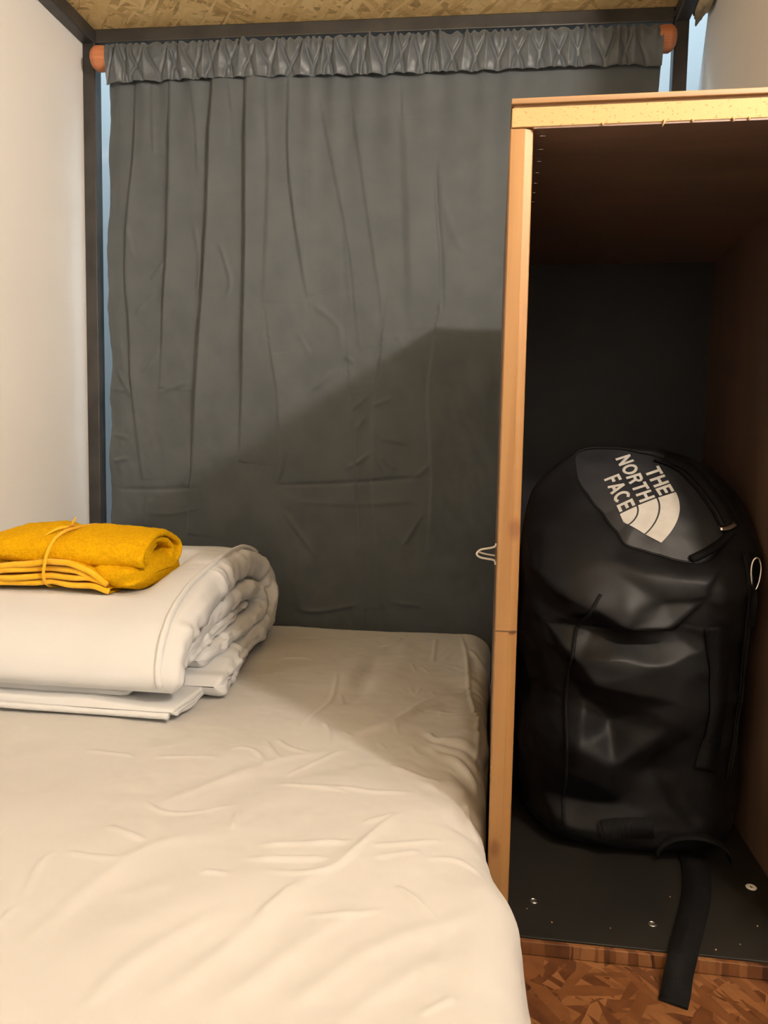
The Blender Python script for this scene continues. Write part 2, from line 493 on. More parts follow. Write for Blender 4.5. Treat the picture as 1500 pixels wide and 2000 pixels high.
# fold lines measured on the cloth, in metres: curtain (X, Z), sheet (X, Y)
CURTAIN_CREASES = [
 ([(-0.762, 0.744), (-0.766, 0.612), (-0.78, 0.488), (-0.786, 0.361), (-0.78, 0.265), (-0.774, 0.103), (-0.757, -0.081)], 0.007, 0.0121, 's'),
 ([(-0.726, 0.743), (-0.724, 0.599)], 0.006, 0.0054, 's'),
 ([(-0.684, 0.745), (-0.687, 0.58), (-0.695, 0.392), (-0.706, 0.233), (-0.716, 0.117)], 0.008, 0.0162, 's'),
 ([(-0.641, 0.741), (-0.631, 0.652), (-0.628, 0.56)], 0.007, 0.0054, 's'),
 ([(-0.595, 0.751), (-0.602, 0.547), (-0.612, 0.36), (-0.626, 0.182), (-0.643, -0.026), (-0.661, -0.198)], 0.008, 0.023, 's'),
 ([(-0.56, 0.741), (-0.553, 0.678)], 0.004, 0.0068, 's'),
 ([(-0.524, 0.749), (-0.522, 0.546), (-0.524, 0.328), (-0.534, 0.074), (-0.542, -0.037)], 0.008, 0.0203, 's'),
 ([(-0.483, 0.739), (-0.475, 0.545), (-0.484, 0.297)], 0.012, 0.0068, 's'),
 ([(-0.434, 0.746), (-0.434, 0.605), (-0.427, 0.514), (-0.406, 0.372), (-0.394, 0.309)], 0.008, 0.0108, 's'),
 ([(-0.364, 0.664), (-0.311, 0.42), (-0.296, 0.297), (-0.285, 0.203)], 0.007, 0.0041, 's'),
 ([(-0.301, 0.662), (-0.26, 0.407), (-0.242, 0.297), (-0.238, 0.222)], 0.008, 0.0041, 's'),
 ([(-0.202, 0.66), (-0.188, 0.419), (-0.178, 0.241)], 0.02, 0.0068, 's'),
 ([(-0.132, 0.59), (-0.129, 0.503), (-0.118, 0.388), (-0.112, 0.266)], 0.0035, -0.0036, 'r'),
 ([(-0.123, 0.587), (-0.118, 0.503), (-0.092, 0.43), (-0.059, 0.381)], 0.008, 0.0024, 'r'),
 ([(-0.467, 0.189), (-0.453, 0.075), (-0.455, -0.081)], 0.006, 0.0054, 's'),
 ([(-0.303, 0.115), (-0.292, -0.019), (-0.279, -0.213), (-0.268, -0.351)], 0.007, 0.0081, 's'),
 ([(-0.127, 0.235), (-0.14, 0.11), (-0.129, -0.054), (-0.134, -0.222)], 0.008, 0.0068, 's'),
 ([(-0.24, 0.184), (-0.256, -0.018), (-0.231, -0.343)], 0.012, 0.0068, 's'),
 ([(-0.386, 0.297), (-0.328, 0.247), (-0.324, 0.197)], 0.006, 0.0024, 'r'),
 ([(-0.823, -0.102), (-0.726, -0.101), (-0.61, -0.093)], 0.004, -0.003, 'r'),
 ([(-0.462, -0.085), (-0.304, -0.077), (-0.124, -0.059)], 0.004, -0.0036, 'r'),
 ([(-0.751, -0.154), (-0.692, -0.153), (-0.623, -0.137)], 0.004, 0.003, 'r'),
 ([(-0.435, -0.118), (-0.303, -0.123), (-0.154, -0.112)], 0.005, 0.0024, 'r'),
 ([(-0.764, 0.268), (-0.74, 0.3), (-0.715, 0.324)], 0.0045, 0.0029, 'r'),
 ([(-0.756, 0.149), (-0.731, 0.182), (-0.707, 0.208)], 0.0045, 0.0029, 'r'),
 ([(-0.724, 0.103), (-0.683, 0.119), (-0.642, 0.134)], 0.0045, 0.0029, 'r'),
 ([(-0.733, 0.342), (-0.699, 0.386)], 0.0045, 0.0029, 'r'),
 ([(-0.378, 0.114), (-0.345, 0.16)], 0.0045, 0.0029, 'r'),
 ([(-0.401, 0.104), (-0.314, 0.165)], 0.0045, 0.0019, 'r'),
 ([(-0.261, 0.083), (-0.21, 0.101)], 0.0045, 0.0029, 'r'),
 ([(-0.315, 0.187), (-0.291, 0.173)], 0.0045, 0.0029, 'r'),
 ([(-0.299, 0.073), (-0.261, 0.109)], 0.0045, 0.0029, 'r'),
 ([(-0.24, 0.017), (-0.202, 0.013), (-0.173, 0.007)], 0.0045, 0.0029, 'r'),
 ([(-0.254, 0.001), (-0.243, -0.037), (-0.225, -0.076)], 0.0045, 0.0029, 'r'),
 ([(-0.312, -0.048), (-0.282, -0.032), (-0.252, -0.007)], 0.0045, 0.0038, 'r'),
 ([(-0.289, 0.032), (-0.267, 0.064)], 0.0045, 0.0029, 'r'),
 ([(-0.42, -0.352), (-0.366, -0.357), (-0.27, -0.337)], 0.0045, 0.0029, 'r'),
 ([(-0.191, -0.218), (-0.14, -0.131)], 0.0045, 0.0029, 'r'),
 ([(-0.448, -0.133), (-0.361, -0.255)], 0.0045, 0.0029, 'r'),
 ([(-0.462, -0.087), (-0.445, -0.048), (-0.442, -0.009)], 0.0045, 0.0029, 'r'),
 ([(-0.635, 0.461), (-0.623, 0.379), (-0.629, 0.31)], 0.0045, 0.0029, 'r'),
 ([(-0.579, 0.423), (-0.556, 0.341), (-0.569, 0.297)], 0.0045, 0.0029, 'r'),
 ([(-0.782, 0.462), (-0.766, 0.386)], 0.0045, 0.0029, 'r'),
 ([(-0.206, 0.234), (-0.186, 0.197)], 0.0045, 0.0019, 'r'),
 ([(-0.168, -0.068), (-0.124, -0.029)], 0.0045, 0.0029, 'r'),
 ([(-0.758, -0.188), (-0.75, -0.134), (-0.733, -0.12)], 0.0045, 0.0029, 'r'),
 ([(-0.671, -0.092), (-0.65, -0.046)], 0.0045, 0.0029, 'r'),
 ([(-0.224, -0.179), (-0.158, -0.229)], 0.0045, 0.0024, 'r'),
 ([(-0.221, -0.33), (-0.137, -0.339)], 0.0045, 0.0024, 'r'),
 ([(-0.813, 0.168), (-0.772, 0.09)], 0.0045, 0.0038, 'r'),
 ([(-0.821, 0.116), (-0.786, 0.11)], 0.0045, 0.0029, 'r'),
 ([(-0.823, 0.017), (-0.783, 0.011)], 0.0045, 0.0029, 'r'),
 ([(-0.824, -0.042), (-0.78, -0.032)], 0.0045, 0.0029, 'r'),
 ([(-0.411, 0.234), (-0.385, 0.184)], 0.0045, 0.0019, 'r'),
 ([(-0.237, -0.018), (-0.201, -0.049)], 0.0045, 0.0029, 'r'),
 ([(-0.302, 0.284), (-0.318, 0.457)], 0.0045, 0.0019, 'r'),
]
SHEET_CREASES = [
 ([(-0.249, 1.234), (-0.235, 1.154), (-0.228, 1.075), (-0.237, 1.009), (-0.238, 0.953)], 0.003, 0.0021, 'r'),
 ([(-0.222, 0.994), (-0.212, 0.982), (-0.2, 0.946), (-0.194, 0.907)], 0.003, 0.0021, 'r'),
 ([(-0.071, 1.293), (-0.054, 1.274)], 0.0022, 0.001, 'r'),
 ([(-0.059, 1.313), (-0.042, 1.287), (-0.021, 1.28)], 0.0022, 0.001, 'r'),
 ([(-0.133, 1.315), (-0.119, 1.255)], 0.0022, 0.001, 'r'),
 ([(-0.117, 1.301), (-0.094, 1.255)], 0.0022, 0.001, 'r'),
 ([(-0.123, 1.187), (-0.108, 1.142), (-0.103, 1.195)], 0.0022, 0.001, 'r'),
 ([(-0.087, 1.17), (-0.08, 1.146)], 0.0022, 0.001, 'r'),
 ([(-0.122, 1.006), (-0.113, 0.966)], 0.0022, 0.001, 'r'),
 ([(-0.094, 0.938), (-0.082, 0.913), (-0.071, 0.909)], 0.0022, 0.001, 'r'),
 ([(-0.11, 0.876), (-0.083, 0.857), (-0.062, 0.841), (-0.044, 0.829)], 0.003, 0.0021, 'r'),
 ([(-0.036, 0.904), (-0.019, 0.88), (-0.0, 0.847)], 0.003, 0.0021, 'r'),
 ([(-0.077, 0.983), (-0.063, 0.959), (-0.043, 0.954)], 0.003, 0.0021, 'r'),
 ([(-0.184, 0.963), (-0.168, 0.946)], 0.0022, 0.001, 'r'),
 ([(-0.366, 1.291), (-0.333, 1.308), (-0.301, 1.305)], 0.003, 0.0021, 'r'),
 ([(-0.378, 1.439), (-0.317, 1.468)], 0.003, 0.0021, 'r'),
 ([(-0.127, 1.103), (-0.103, 1.099)], 0.0022, 0.001, 'r'),
 ([(-0.037, 0.713), (-0.063, 0.701), (-0.106, 0.687)], 0.003, 0.0021, 'r'),
 ([(-0.12, 0.728), (-0.1, 0.744), (-0.09, 0.758)], 0.003, 0.0021, 'r'),
 ([(-0.2, 0.801), (-0.146, 0.806), (-0.116, 0.802), (-0.072, 0.809)], 0.003, 0.0021, 'r'),
 ([(-0.076, 0.771), (-0.095, 0.737), (-0.111, 0.693), (-0.127, 0.65), (-0.143, 0.633), (-0.172, 0.628), (-0.197, 0.628)], 0.003, 0.0021, 'r'),
 ([(-0.21, 0.669), (-0.176, 0.678), (-0.153, 0.685), (-0.128, 0.687)], 0.003, 0.0021, 'r'),
 ([(-0.203, 0.646), (-0.169, 0.651), (-0.136, 0.658)], 0.003, 0.0021, 'r'),
 ([(-0.075, 0.626), (-0.062, 0.617), (-0.044, 0.593)], 0.003, 0.0021, 'r'),
 ([(-0.103, 1.499), (-0.095, 1.311)], 0.003, 0.0021, 'r'),
 ([(-0.135, 0.939), (-0.122, 0.917)], 0.0022, 0.001, 'r'),
 ([(-0.22, 1.12), (-0.206, 1.071)], 0.0022, 0.001, 'r'),
 ([(-0.12, 1.071), (-0.115, 1.041)], 0.0022, 0.001, 'r'),
 ([(-0.066, 1.082), (-0.062, 1.043)], 0.0022, 0.001, 'r'),
 ([(-0.267, 0.927), (-0.24, 0.901), (-0.211, 0.889)], 0.003, 0.0021, 'r'),
 ([(-0.276, 0.907), (-0.241, 0.86)], 0.0022, 0.001, 'r'),
 ([(-0.272, 0.866), (-0.254, 0.85)], 0.0022, 0.001, 'r'),
 ([(-0.019, 0.81), (-0.006, 0.777), (0.004, 0.743)], 0.003, 0.0021, 'r'),
 ([(-0.211, 1.416), (-0.185, 1.436), (-0.168, 1.484)], 0.003, 0.0021, 'r'),
 ([(-0.173, 0.945), (-0.122, 1.009), (-0.099, 1.083), (-0.077, 1.121), (-0.048, 1.154), (-0.015, 1.198)], 0.009, 0.006, 'r'),
 ([(-0.199, 1.364), (-0.2, 1.244), (-0.194, 1.125), (-0.21, 1.054)], 0.016, -0.005, 'r'),
 ([(-0.232, 1.371), (-0.228, 1.238), (-0.22, 1.12)], 0.018, 0.003, 'r'),
 ([(0.007, 0.929), (-0.04, 0.951), (-0.074, 0.92)], 0.012, 0.004, 'r'),
 ([(-0.013, 0.816), (-0.045, 0.834), (-0.069, 0.82)], 0.016, 0.004, 'r'),
 ([(-0.161, 1.486), (-0.15, 1.277), (-0.178, 1.128)], 0.02, 0.004, 'r'),
 ([(-0.002, 0.8), (-0.015, 0.767), (-0.023, 0.73)], 0.014, -0.004, 'r'),
 ([(-0.486, 0.854), (-0.416, 0.85)], 0.0028, 0.0019, 'r'),
 ([(-0.396, 0.854), (-0.344, 0.858), (-0.315, 0.858)], 0.0028, 0.0019, 'r'),
 ([(-0.359, 0.74), (-0.318, 0.717), (-0.266, 0.739), (-0.255, 0.753)], 0.0028, 0.0019, 'r'),
 ([(-0.38, 0.627), (-0.35, 0.623), (-0.32, 0.624)], 0.0028, 0.0019, 'r'),
 ([(-0.373, 0.558), (-0.384, 0.588), (-0.39, 0.616), (-0.38, 0.627)], 0.0028, 0.0019, 'r'),
 ([(-0.178, 0.56), (-0.171, 0.576), (-0.156, 0.617)], 0.0028, 0.0019, 'r'),
 ([(-0.218, 0.643), (-0.164, 0.65), (-0.133, 0.658)], 0.0028, 0.0019, 'r'),
 ([(-0.207, 0.67), (-0.171, 0.676), (-0.117, 0.693)], 0.0028, 0.0019, 'r'),
 ([(-0.074, 0.625), (-0.054, 0.608), (-0.033, 0.583)], 0.0028, 0.0019, 'r'),
 ([(-0.245, 0.618), (-0.216, 0.617)], 0.0028, 0.0019, 'r'),
 ([(-0.369, 0.521), (-0.372, 0.543)], 0.0028, 0.0019, 'r'),
 ([(-0.314, 0.886), (-0.283, 0.886), (-0.255, 0.854)], 0.0028, 0.0019, 'r'),
 ([(-0.28, 0.921), (-0.24, 0.862)], 0.0028, 0.0019, 'r'),
 ([(-0.242, 0.694), (-0.25, 0.737)], 0.0028, 0.0019, 'r'),
 ([(-0.141, 0.574), (-0.103, 0.58), (-0.076, 0.592)], 0.0028, 0.0019, 'r'),
 ([(-0.041, 0.478), (-0.014, 0.502)], 0.0028, 0.0019, 'r'),
 ([(-0.231, 0.8), (-0.183, 0.8), (-0.143, 0.798)], 0.0028, 0.0019, 'r'),
 ([(-0.366, 0.679), (-0.312, 0.658)], 0.0028, 0.0019, 'r'),
 ([(-0.051, 0.675), (-0.023, 0.68), (0.006, 0.662)], 0.0028, 0.0019, 'r'),
 ([(-0.099, 0.667), (-0.056, 0.687)], 0.0028, 0.0019, 'r'),
 ([(-0.228, 0.819), (-0.18, 0.9), (-0.164, 0.909)], 0.0028, 0.0019, 'r'),
 ([(-0.336, 0.489), (-0.331, 0.555), (-0.315, 0.635), (-0.281, 0.674), (-0.263, 0.691)], 0.008, 0.0017, 'r'),
 ([(-0.317, 0.478), (-0.31, 0.542), (-0.292, 0.618), (-0.258, 0.655), (-0.239, 0.671)], 0.02, -0.0014, 'r'),
 ([(-0.229, 0.443), (-0.21, 0.483), (-0.179, 0.544), (-0.143, 0.63), (-0.113, 0.69), (-0.078, 0.768)], 0.008, 0.0017, 'r'),
 ([(-0.214, 0.435), (-0.194, 0.474), (-0.162, 0.532), (-0.126, 0.614), (-0.095, 0.671), (-0.059, 0.745)], 0.02, -0.0014, 'r'),
 ([(-0.264, 0.437), (-0.254, 0.483), (-0.234, 0.526), (-0.204, 0.568)], 0.008, 0.0017, 'r'),
 ([(-0.249, 0.429), (-0.237, 0.474), (-0.216, 0.515), (-0.186, 0.554)], 0.02, -0.0014, 'r'),
 ([(-0.18, 0.455), (-0.151, 0.508), (-0.125, 0.553), (-0.09, 0.607)], 0.008, 0.0017, 'r'),
 ([(-0.166, 0.446), (-0.136, 0.498), (-0.11, 0.541), (-0.074, 0.592)], 0.02, -0.0014, 'r'),
 ([(-0.14, 0.455), (-0.112, 0.496), (-0.082, 0.54), (-0.018, 0.59), (0.007, 0.616)], 0.008, 0.0017, 'r'),
 ([(-0.127, 0.447), (-0.099, 0.486), (-0.068, 0.528), (-0.005, 0.576), (0.019, 0.601)], 0.02, -0.0014, 'r'),
 ([(-0.349, 0.704), (-0.311, 0.776), (-0.242, 0.867), (-0.165, 0.914)], 0.008, 0.0017, 'r'),
 ([(-0.323, 0.683), (-0.284, 0.752), (-0.214, 0.836), (-0.139, 0.881)], 0.02, -0.0014, 'r'),
 ([(-0.09, 0.463), (-0.059, 0.509), (-0.016, 0.547)], 0.008, 0.0017, 'r'),
 ([(-0.078, 0.455), (-0.047, 0.498), (-0.004, 0.535)], 0.02, -0.0014, 'r'),
]

# ------------------------------------------------------------------ the setting
XL, XR = -0.893, 0.386
XA2 = 0.72                        # far wall of the standing space right of the bed
YW = 0.80            # inner faces of the side walls
ZF, ZC = -0.513, 0.872            # floor, underside of the upper bunk board
YB = -0.75                        # wall behind the viewer


def yplane(x, y0):
    """the bunk's far end runs very slightly out of square"""
    return y0 + 0.038 * (x + 0.87)


tag(box('floor', (XL - 0.6, XR + 0.9, YB - 0.05, 2.5, ZF - 0.03, ZF), M['osb_floor'], None, 0), kind='structure')
tag(box('ceiling', (XL - 0.03, 0.372, YB - 0.05, 1.68, ZC, ZC + 0.018), M['osb_ceiling'], None, 0), kind='structure')
tag(box('wall_left', (XL - 0.05, XL, YB - 0.05, 1.66, ZF, ZC), M['paint'], None, 0.0008), kind='structure')
tag(box('wall_behind', (XL - 0.05, XA2 + 0.05, YB - 0.05, YB, ZF, 1.3), M['paint'], None, 0), kind='structure')
bm = bmesh.new()
prof = [(YW, ZF), (1.76, ZF), (1.76, 0.55), (1.638, 0.845), (1.638, 1.3), (YW, 1.3)]
fa = [bm.verts.new((XR, y, z)) for y, z in prof]
fb = [bm.verts.new((XR + 0.012, y, z)) for y, z in prof]
bm.faces.new(fa)
bm.faces.new(fb[::-1])
for i in range(len(prof)):
    j = (i + 1) % len(prof)
    bm.faces.new([fa[j], fa[i], fb[i], fb[j]])
bmesh.ops.recalc_face_normals(bm, faces=bm.faces)
me = bpy.data.meshes.new('wall_right')
bm.to_mesh(me)
bm.free()
tag(put('wall_right', me, M['paint_right'], None, False), kind='structure')
tag(box('wall_return', (XR + 0.012, XA2, YW, YW + 0.03, ZF, 1.3), M['paint'], None, 0), kind='structure')
tag(box('wall_aisle', (XA2, XA2 + 0.05, YB - 0.05, YW + 0.03, ZF, 1.3), M['paint'], None, 0), kind='structure')
tag(box('wall_upper', (0.362, 0.372, YB, YW, ZC + 0.018, 1.3), M['paint'], None, 0), kind='structure')
tag(box('ceiling_aisle', (0.35, XA2 + 0.05, YB - 0.05, YW + 0.03, 1.3, 1.33), M['paint'], None, 0), kind='structure')
tag(box('wall_corridor', (XL - 0.6, 0.598, 2.45, 2.5, ZF, 1.62), M['corridor'], None, 0), kind='structure')
tag(box('wall_corridor_end', (0.612, 1.35, 2.45, 2.5, ZF, 1.62), M['corridor'], None, 0), kind='structure')
tag(box('trim_1', (0.598, 0.612, 2.46, 2.5, ZF, 1.62), M['door'], None, 0), kind='structure')
tag(box('wall_corridor_right', (1.35, 1.4, 1.74, 2.5, ZF, 1.62), M['corridor'], None, 0), kind='structure')
tag(box('wall_corridor_left', (XL - 0.65, XL - 0.6, 1.74, 2.5, ZF, 1.62), M['corridor'], None, 0), kind='structure')
tag(box('ceiling_corridor', (XL - 0.65, 1.4, 1.74, 2.5, 1.62, 1.66), M['corridor'], None, 0), kind='structure')

# sealing foam squeezed into the corner above the right wall
bm = bmesh.new()
bmesh.ops.create_icosphere(bm, subdivisions=4, radius=1.0)
for v in bm.verts:
    n = fbm(np.array(v.co.x * 2.2 + 5), np.array(v.co.z * 2.2 + v.co.y * 1.7), 11, 3)
    s = 1 + 0.22 * float(n)
    v.co = Vector((0.370 + 0.014 * v.co.x * s, 1.59 + 0.075 * v.co.y * s, 0.862 + 0.03 * v.co.z * s))
me = bpy.data.meshes.new('sealing_foam')
bm.to_mesh(me)
bm.free()
tag(put('sealing_foam', me, M['foam']), 'tan sealing foam squeezed between steel frame and right wall', 'foam')

# ------------------------------------------------------------------ steel bunk frame
T_ = 0.028
fr = empty('bunk_frame', (-0.88, 1.61, ZF), 'black square-tube steel bunk frame carrying the strand board above', 'bed frame')
XA, XB = -0.8928, 0.327
yl, yr = yplane(-0.88, 1.602), yplane(0.33, 1.602)
box('post', (XA, XA + T_, yl, yl + T_, ZF, ZC), M['steel'], fr, 0.0025)
box('post', (XB, XB + T_, yr, yr + T_, ZF, ZC), M['steel'], fr, 0.0025)
box('cross_beam', (XA + T_, XB, 1.602, 1.602 + T_, 0.844, ZC), M['steel'], fr, 0.0025,
    warp=lambda x, y, z: (x, y + 0.038 * (x + 0.87), z))
box('side_beam', (XA, XA + T_, YB, yl, 0.843, ZC), M['steel'], fr, 0.0025)
box('side_beam', (XB, XB + T_, YB, yr, 0.843, ZC), M['steel'], fr, 0.0025)
for sx, sy in ((XA + T_ * 0.8, yl), (XB + 0.001, yr)):      # weld beads in the corners
    pts = [(sx + 0.004 * math.sin(k * 1.9), sy - 0.001, 0.846 + k * 0.0045) for k in range(6)]
    tube('weld_bead', pts, [0.0024 + 0.0008 * math.sin(k * 2.3) for k in range(6)], M['steel'], fr, seg=6)

# ------------------------------------------------------------------ curtain rod and curtain
ROD_Z, ROD_R, ROD_Y = 0.7975, 0.0250, 1.575
xs2 = np.concatenate([np.linspace(-0.8555, -0.835, 10), [-0.828, -0.80], np.linspace(-0.7, 0.2, 10), [0.27, 0.298], np.linspace(0.303, 0.3245, 10)])
e = np.minimum(xs2 - xs2[0], xs2[-1] - xs2)
rr = ROD_R * (0.5 + 0.5 * np.sqrt(np.clip(e / 0.012, 0, 1))) - 0.006 * sstep((e - 0.024) / 0.02)
rod = tube('curtain_rod', [(x, yplane(x, ROD_Y), ROD_Z) for x in xs2], rr, M['rod'], None, seg=20)
tag(rod, 'reddish-brown round wooden curtain rod with bare sawn ends under the steel beam', 'curtain rod')

ct = empty('curtain', (-0.26, 1.57, ZF), 'long grey gathered curtain closing the far end of the bunk', 'curtain')
CX0, CX1, CZT, CZB = -0.823, 0.296, 0.762, -0.5
seam_z = lambda x: 0.7465 + 0.0015 * np.sin(x * 9)
nx, nz = 430, 470
u = np.linspace(0, 1, nx)
w = np.linspace(0, 1, nz)
U, W = np.meshgrid(u, w, indexing='ij')
Z = CZT + (CZB - CZT) * W
left = CX0 - 0.006 * sstep((CZT - Z) * 1.2) + 0.003 * np.sin(Z * 11) + 0.003 * fbm(Z * 14, Z * 0, 5)
X = left + (CX1 - CX0) * U
H = crease_field(X, Z, CURTAIN_CREASES)
down = (CZT - Z) / (CZT - CZB)
H *= 0.55 + 0.45 * sstep((down - 0.01) * 9)
H += 0.006 * fbm(X * 7 + 1.5 * Z * 0.3, Z * 1.1, 21, 2) * (0.35 + 0.65 * sstep(down * 4))
H += 0.0024 * fbm(X * 16 + Z * 3, Z * 7, 31, 3) * sstep((down - 0.15) * 3)
H += 0.0007 * fbm(X * 48, Z * 36, 41, 2) * sstep((down - 0.3) * 3)
H += 0.0045 * np.sin(X * 2 * np.pi / 0.058 + 1.2 * np.sin(X * 17)) * np.exp(-down * 9) * sstep((0.2 - X) / 0.4)
H += -0.012 * sstep((0.03 - (X - left)) / 0.03) * (0.6 + 0.4 * np.sin(Z * 30 + 2 * np.sin(Z * 9)))
Y = yplane(X, 1.571) + 0.018 * sstep((0.2 - Z) / 0.6) - H
grid('drape', np.stack([X, Y, Z], -1), M['curtain'], ct, flip=True)

# rod pocket with gathers, wrapped over the rod and sewn down along a seam
nx, nv = 900, 54
u = np.linspace(0, 1, nx)
v = np.linspace(0, 1, nv)
U, V = np.meshgrid(u, v, indexing='ij')
X = CX0 + 0.005 + (CX1 + 0.002 - CX0 - 0.005) * U
lam = np.zeros_like(X)
sag = np.zeros_like(X)
x = CX0 + 0.03
r2 = random.Random(3)
while x < CX1 - 0.02:
    wd = r2.uniform(0.017, 0.028)
    lean = r2.uniform(-0.016, 0.016)
    top = r2.uniform(0.18, 0.42)
    amp = r2.uniform(0.006, 0.0115)
    c = x + lean * (1 - V)
    half = 0.003 + wd * sstep((V - top) / (1.02 - top))
    t = np.clip(np.abs(X - c) / half, 0, 1)
    lam += amp * (1 - t) ** 1.1 * sstep((V - top + 0.12) / 0.25) * (1 - 0.35 * sstep((V - 0.8) / 0.2))
    lam += -0.5 * amp * np.exp(-((np.abs(X - c) - half) / 0.0035) ** 2) * sstep((V - top) / 0.2)
    sag += 0.003 * np.exp(-((X - c) / wd) ** 2) * V
    x += wd * r2.uniform(1.35, 2.0)
topb = 0.0026 * np.sin(X * 2 * np.pi / 0.0175 + 2.5 * np.sin(X * 31) + 1.5 * np.sin(X * 83)) * (1 - sstep((V - 0.3) / 0.35))
g = lam + topb + 0.0012 * fbm(X * 60, V * 6, 8, 2)
R_ = ROD_R - 0.001
L1 = R_ * math.radians(150)
zs = seam_z(X) - 0.006 + sag * 0.9
zend = ROD_Z
arc = V * (L1 + (ROD_Z - 0.746))
ang = np.radians(130) - np.minimum(arc, L1) / R_           # 130 deg (behind the top) to -20 deg (front)
ang = np.maximum(ang, np.radians(0))
front = np.clip((arc - R_ * math.radians(130)) / (L1 + (ROD_Z - 0.746) - R_ * math.radians(130)), 0, 1)
ny, nzv = -np.cos(ang), np.sin(ang)
rad = R_ + np.maximum(g, -0.0035)
Y = yplane(X, ROD_Y) + ny * rad + 0.007 * sstep(front)
Z = np.where(front > 0, ROD_Z + (zs - ROD_Z) * front, ROD_Z + nzv * rad)
pocket = grid('rod_pocket', np.stack([X, Y, Z], -1), M['pocket'], ct, flip=True)
xs = np.linspace(CX0, CX1, 400)
g_end, z_end, y_end = g[:, -1], Z[:, -1], Y[:, -1]
tube('seam', np.stack([np.interp(xs, X[:, -1], X[:, -1]), np.interp(xs, X[:, -1], y_end) + 0.0004, np.interp(xs, X[:, -1], z_end)], -1), 0.0013, M['pocket'], ct, seg=6)

# ------------------------------------------------------------------ mattress under a fitted sheet
bed = empty('bed', (-0.45, 0.5, ZF), 'low mattress on the floor under a creased white fitted sheet', 'bed')
ZB = -0.375
X0B, YBACK, Y0B = XL + 0.006, 1.572, -0.72


def right_edge(y):
    return 0.0045 + 0.031 * sstep((0.765 - y) / 0.15) + 0.006 * sstep((0.5 - y) / 0.3)


rC = 0.045
nu, nv = 430, 520
su = np.linspace(0, 1, nu)
uu = np.where(su < 0.82, su / 0.82 * 0.86, 0.86 + (su - 0.82) / 0.18 * 0.19)
uu = np.interp(su, [0, 0.1, 0.86, 1], [0, 0.11, 0.885 - 0.03, 1.03])
vv = np.interp(np.linspace(0, 1, nv), [0, 0.06, 0.94, 1], [Y0B, 0.3, YBACK - 0.06, YBACK + 0.10])
UU, VV = np.meshgrid(uu, vv, indexing='ij')
re = right_edge(VV)
wid = re - X0B
x_in = wid - rC                                           # inner rectangle
y_in = YBACK - rC
scale = x_in / 0.845
UX = np.where(UU < 0.845, UU * scale, x_in + (UU - 0.845))
ex = np.maximum(0, UX - x_in)
ey = np.maximum(0, VV - y_in)
d = np.hypot(ex, ey)
dirx, diry = ex / (d + 1e-9), ey / (d + 1e-9)
a = np.minimum(d / rC, np.pi / 2)
out = rC * np.sin(a)
drop = rC * (1 - np.cos(a)) + np.maximum(0, d - rC * np.pi / 2)
drop = np.minimum(drop, -ZF + ZB - 0.002)
flare = 0.22 * sstep((0.72 - VV) / 0.1) * np.maximum(0, drop - 0.04)
BX = X0B + np.minimum(UX, x_in) + dirx * (out + flare)
BY = np.minimum(VV, y_in) + diry * out
BZ = ZB - drop
flat_x, flat_y = X0B + UX, VV
Hb = crease_field(flat_x, flat_y, SHEET_CREASES)
Hb += 0.003 * fbm(flat_x * 5 + 3, flat_y * 5, 61, 2)
Hb += 0.0009 * fbm((flat_x - flat_y) * 16, (flat_x + flat_y) * 7, 71, 2)
Hb += 0.0005 * fbm(flat_x * 45, flat_y * 45, 81, 2)
# elastic puckers along the right edge, vertical tucks in the hanging side near the viewer
edge = np.exp(-((flat_x - (re - 0.03)) / 0.045) ** 2) * sstep((flat_y - 0.75) / 0.15) * sstep((1.45 - flat_y) / 0.12)
Hb += 0.0045 * edge * (np.abs(vnoise(flat_y * 34 + 3 * vnoise(flat_y * 8, flat_x * 20, 3), flat_x * 6, 91)) * 2 - 0.8)
side = sstep((flat_x - re + 0.10) / 0.1) * sstep((0.74 - flat_y) / 0.1)
Hb += 0.008 * side * vnoise(flat_y * 17 + 2 * vnoise(flat_x * 9, flat_y * 5, 4), flat_x * 5, 95)
# seam line of the fitted corner
seam = [([(-0.062, 1.56), (-0.045, 1.44), (-0.035, 1.32), (-0.028, 1.2), (-0.013, 1.09), (-0.012, 1.0), (-0.006, 0.86)], 0.003, 0.0035, 'r')]
Hb += crease_field(flat_x, flat_y, seam)
under = sstep((-0.41 - flat_x) / 0.03) * sstep((flat_y - 0.95) / 0.03) * sstep((1.46 - flat_y) / 0.03)
Hb = Hb * (1 - under)                                     # pressed flat under the duvet
nrm = np.stack([dirx * np.sin(a), diry * np.sin(a), np.cos(a)], -1)
P = np.stack([BX, BY, BZ], -1) + nrm * Hb[..., None]
lim = np.where(P[..., 1] > 0.757, 0.0054, 1.0)
P[..., 0] = np.minimum(P[..., 0], lim)
P[..., 2] = np.maximum(P[..., 2], ZF + 0.002)
P[..., 1] = np.minimum(P[..., 1], 1.582)
grid('fitted_sheet', P, M['sheet'], bed)
box('mattress_core', (X0B + 0.01, -0.03, Y0B + 0.02, YBACK - 0.05, ZF + 0.002, ZB - 0.03), M['sheet'], bed, 0.01)
# ------------------------------------------------------------------ folded duvet
dv = empty('folded_duvet', (-0.62, 1.2, ZB), 'thick white duvet folded in layers on the far left of the bed', 'duvet')


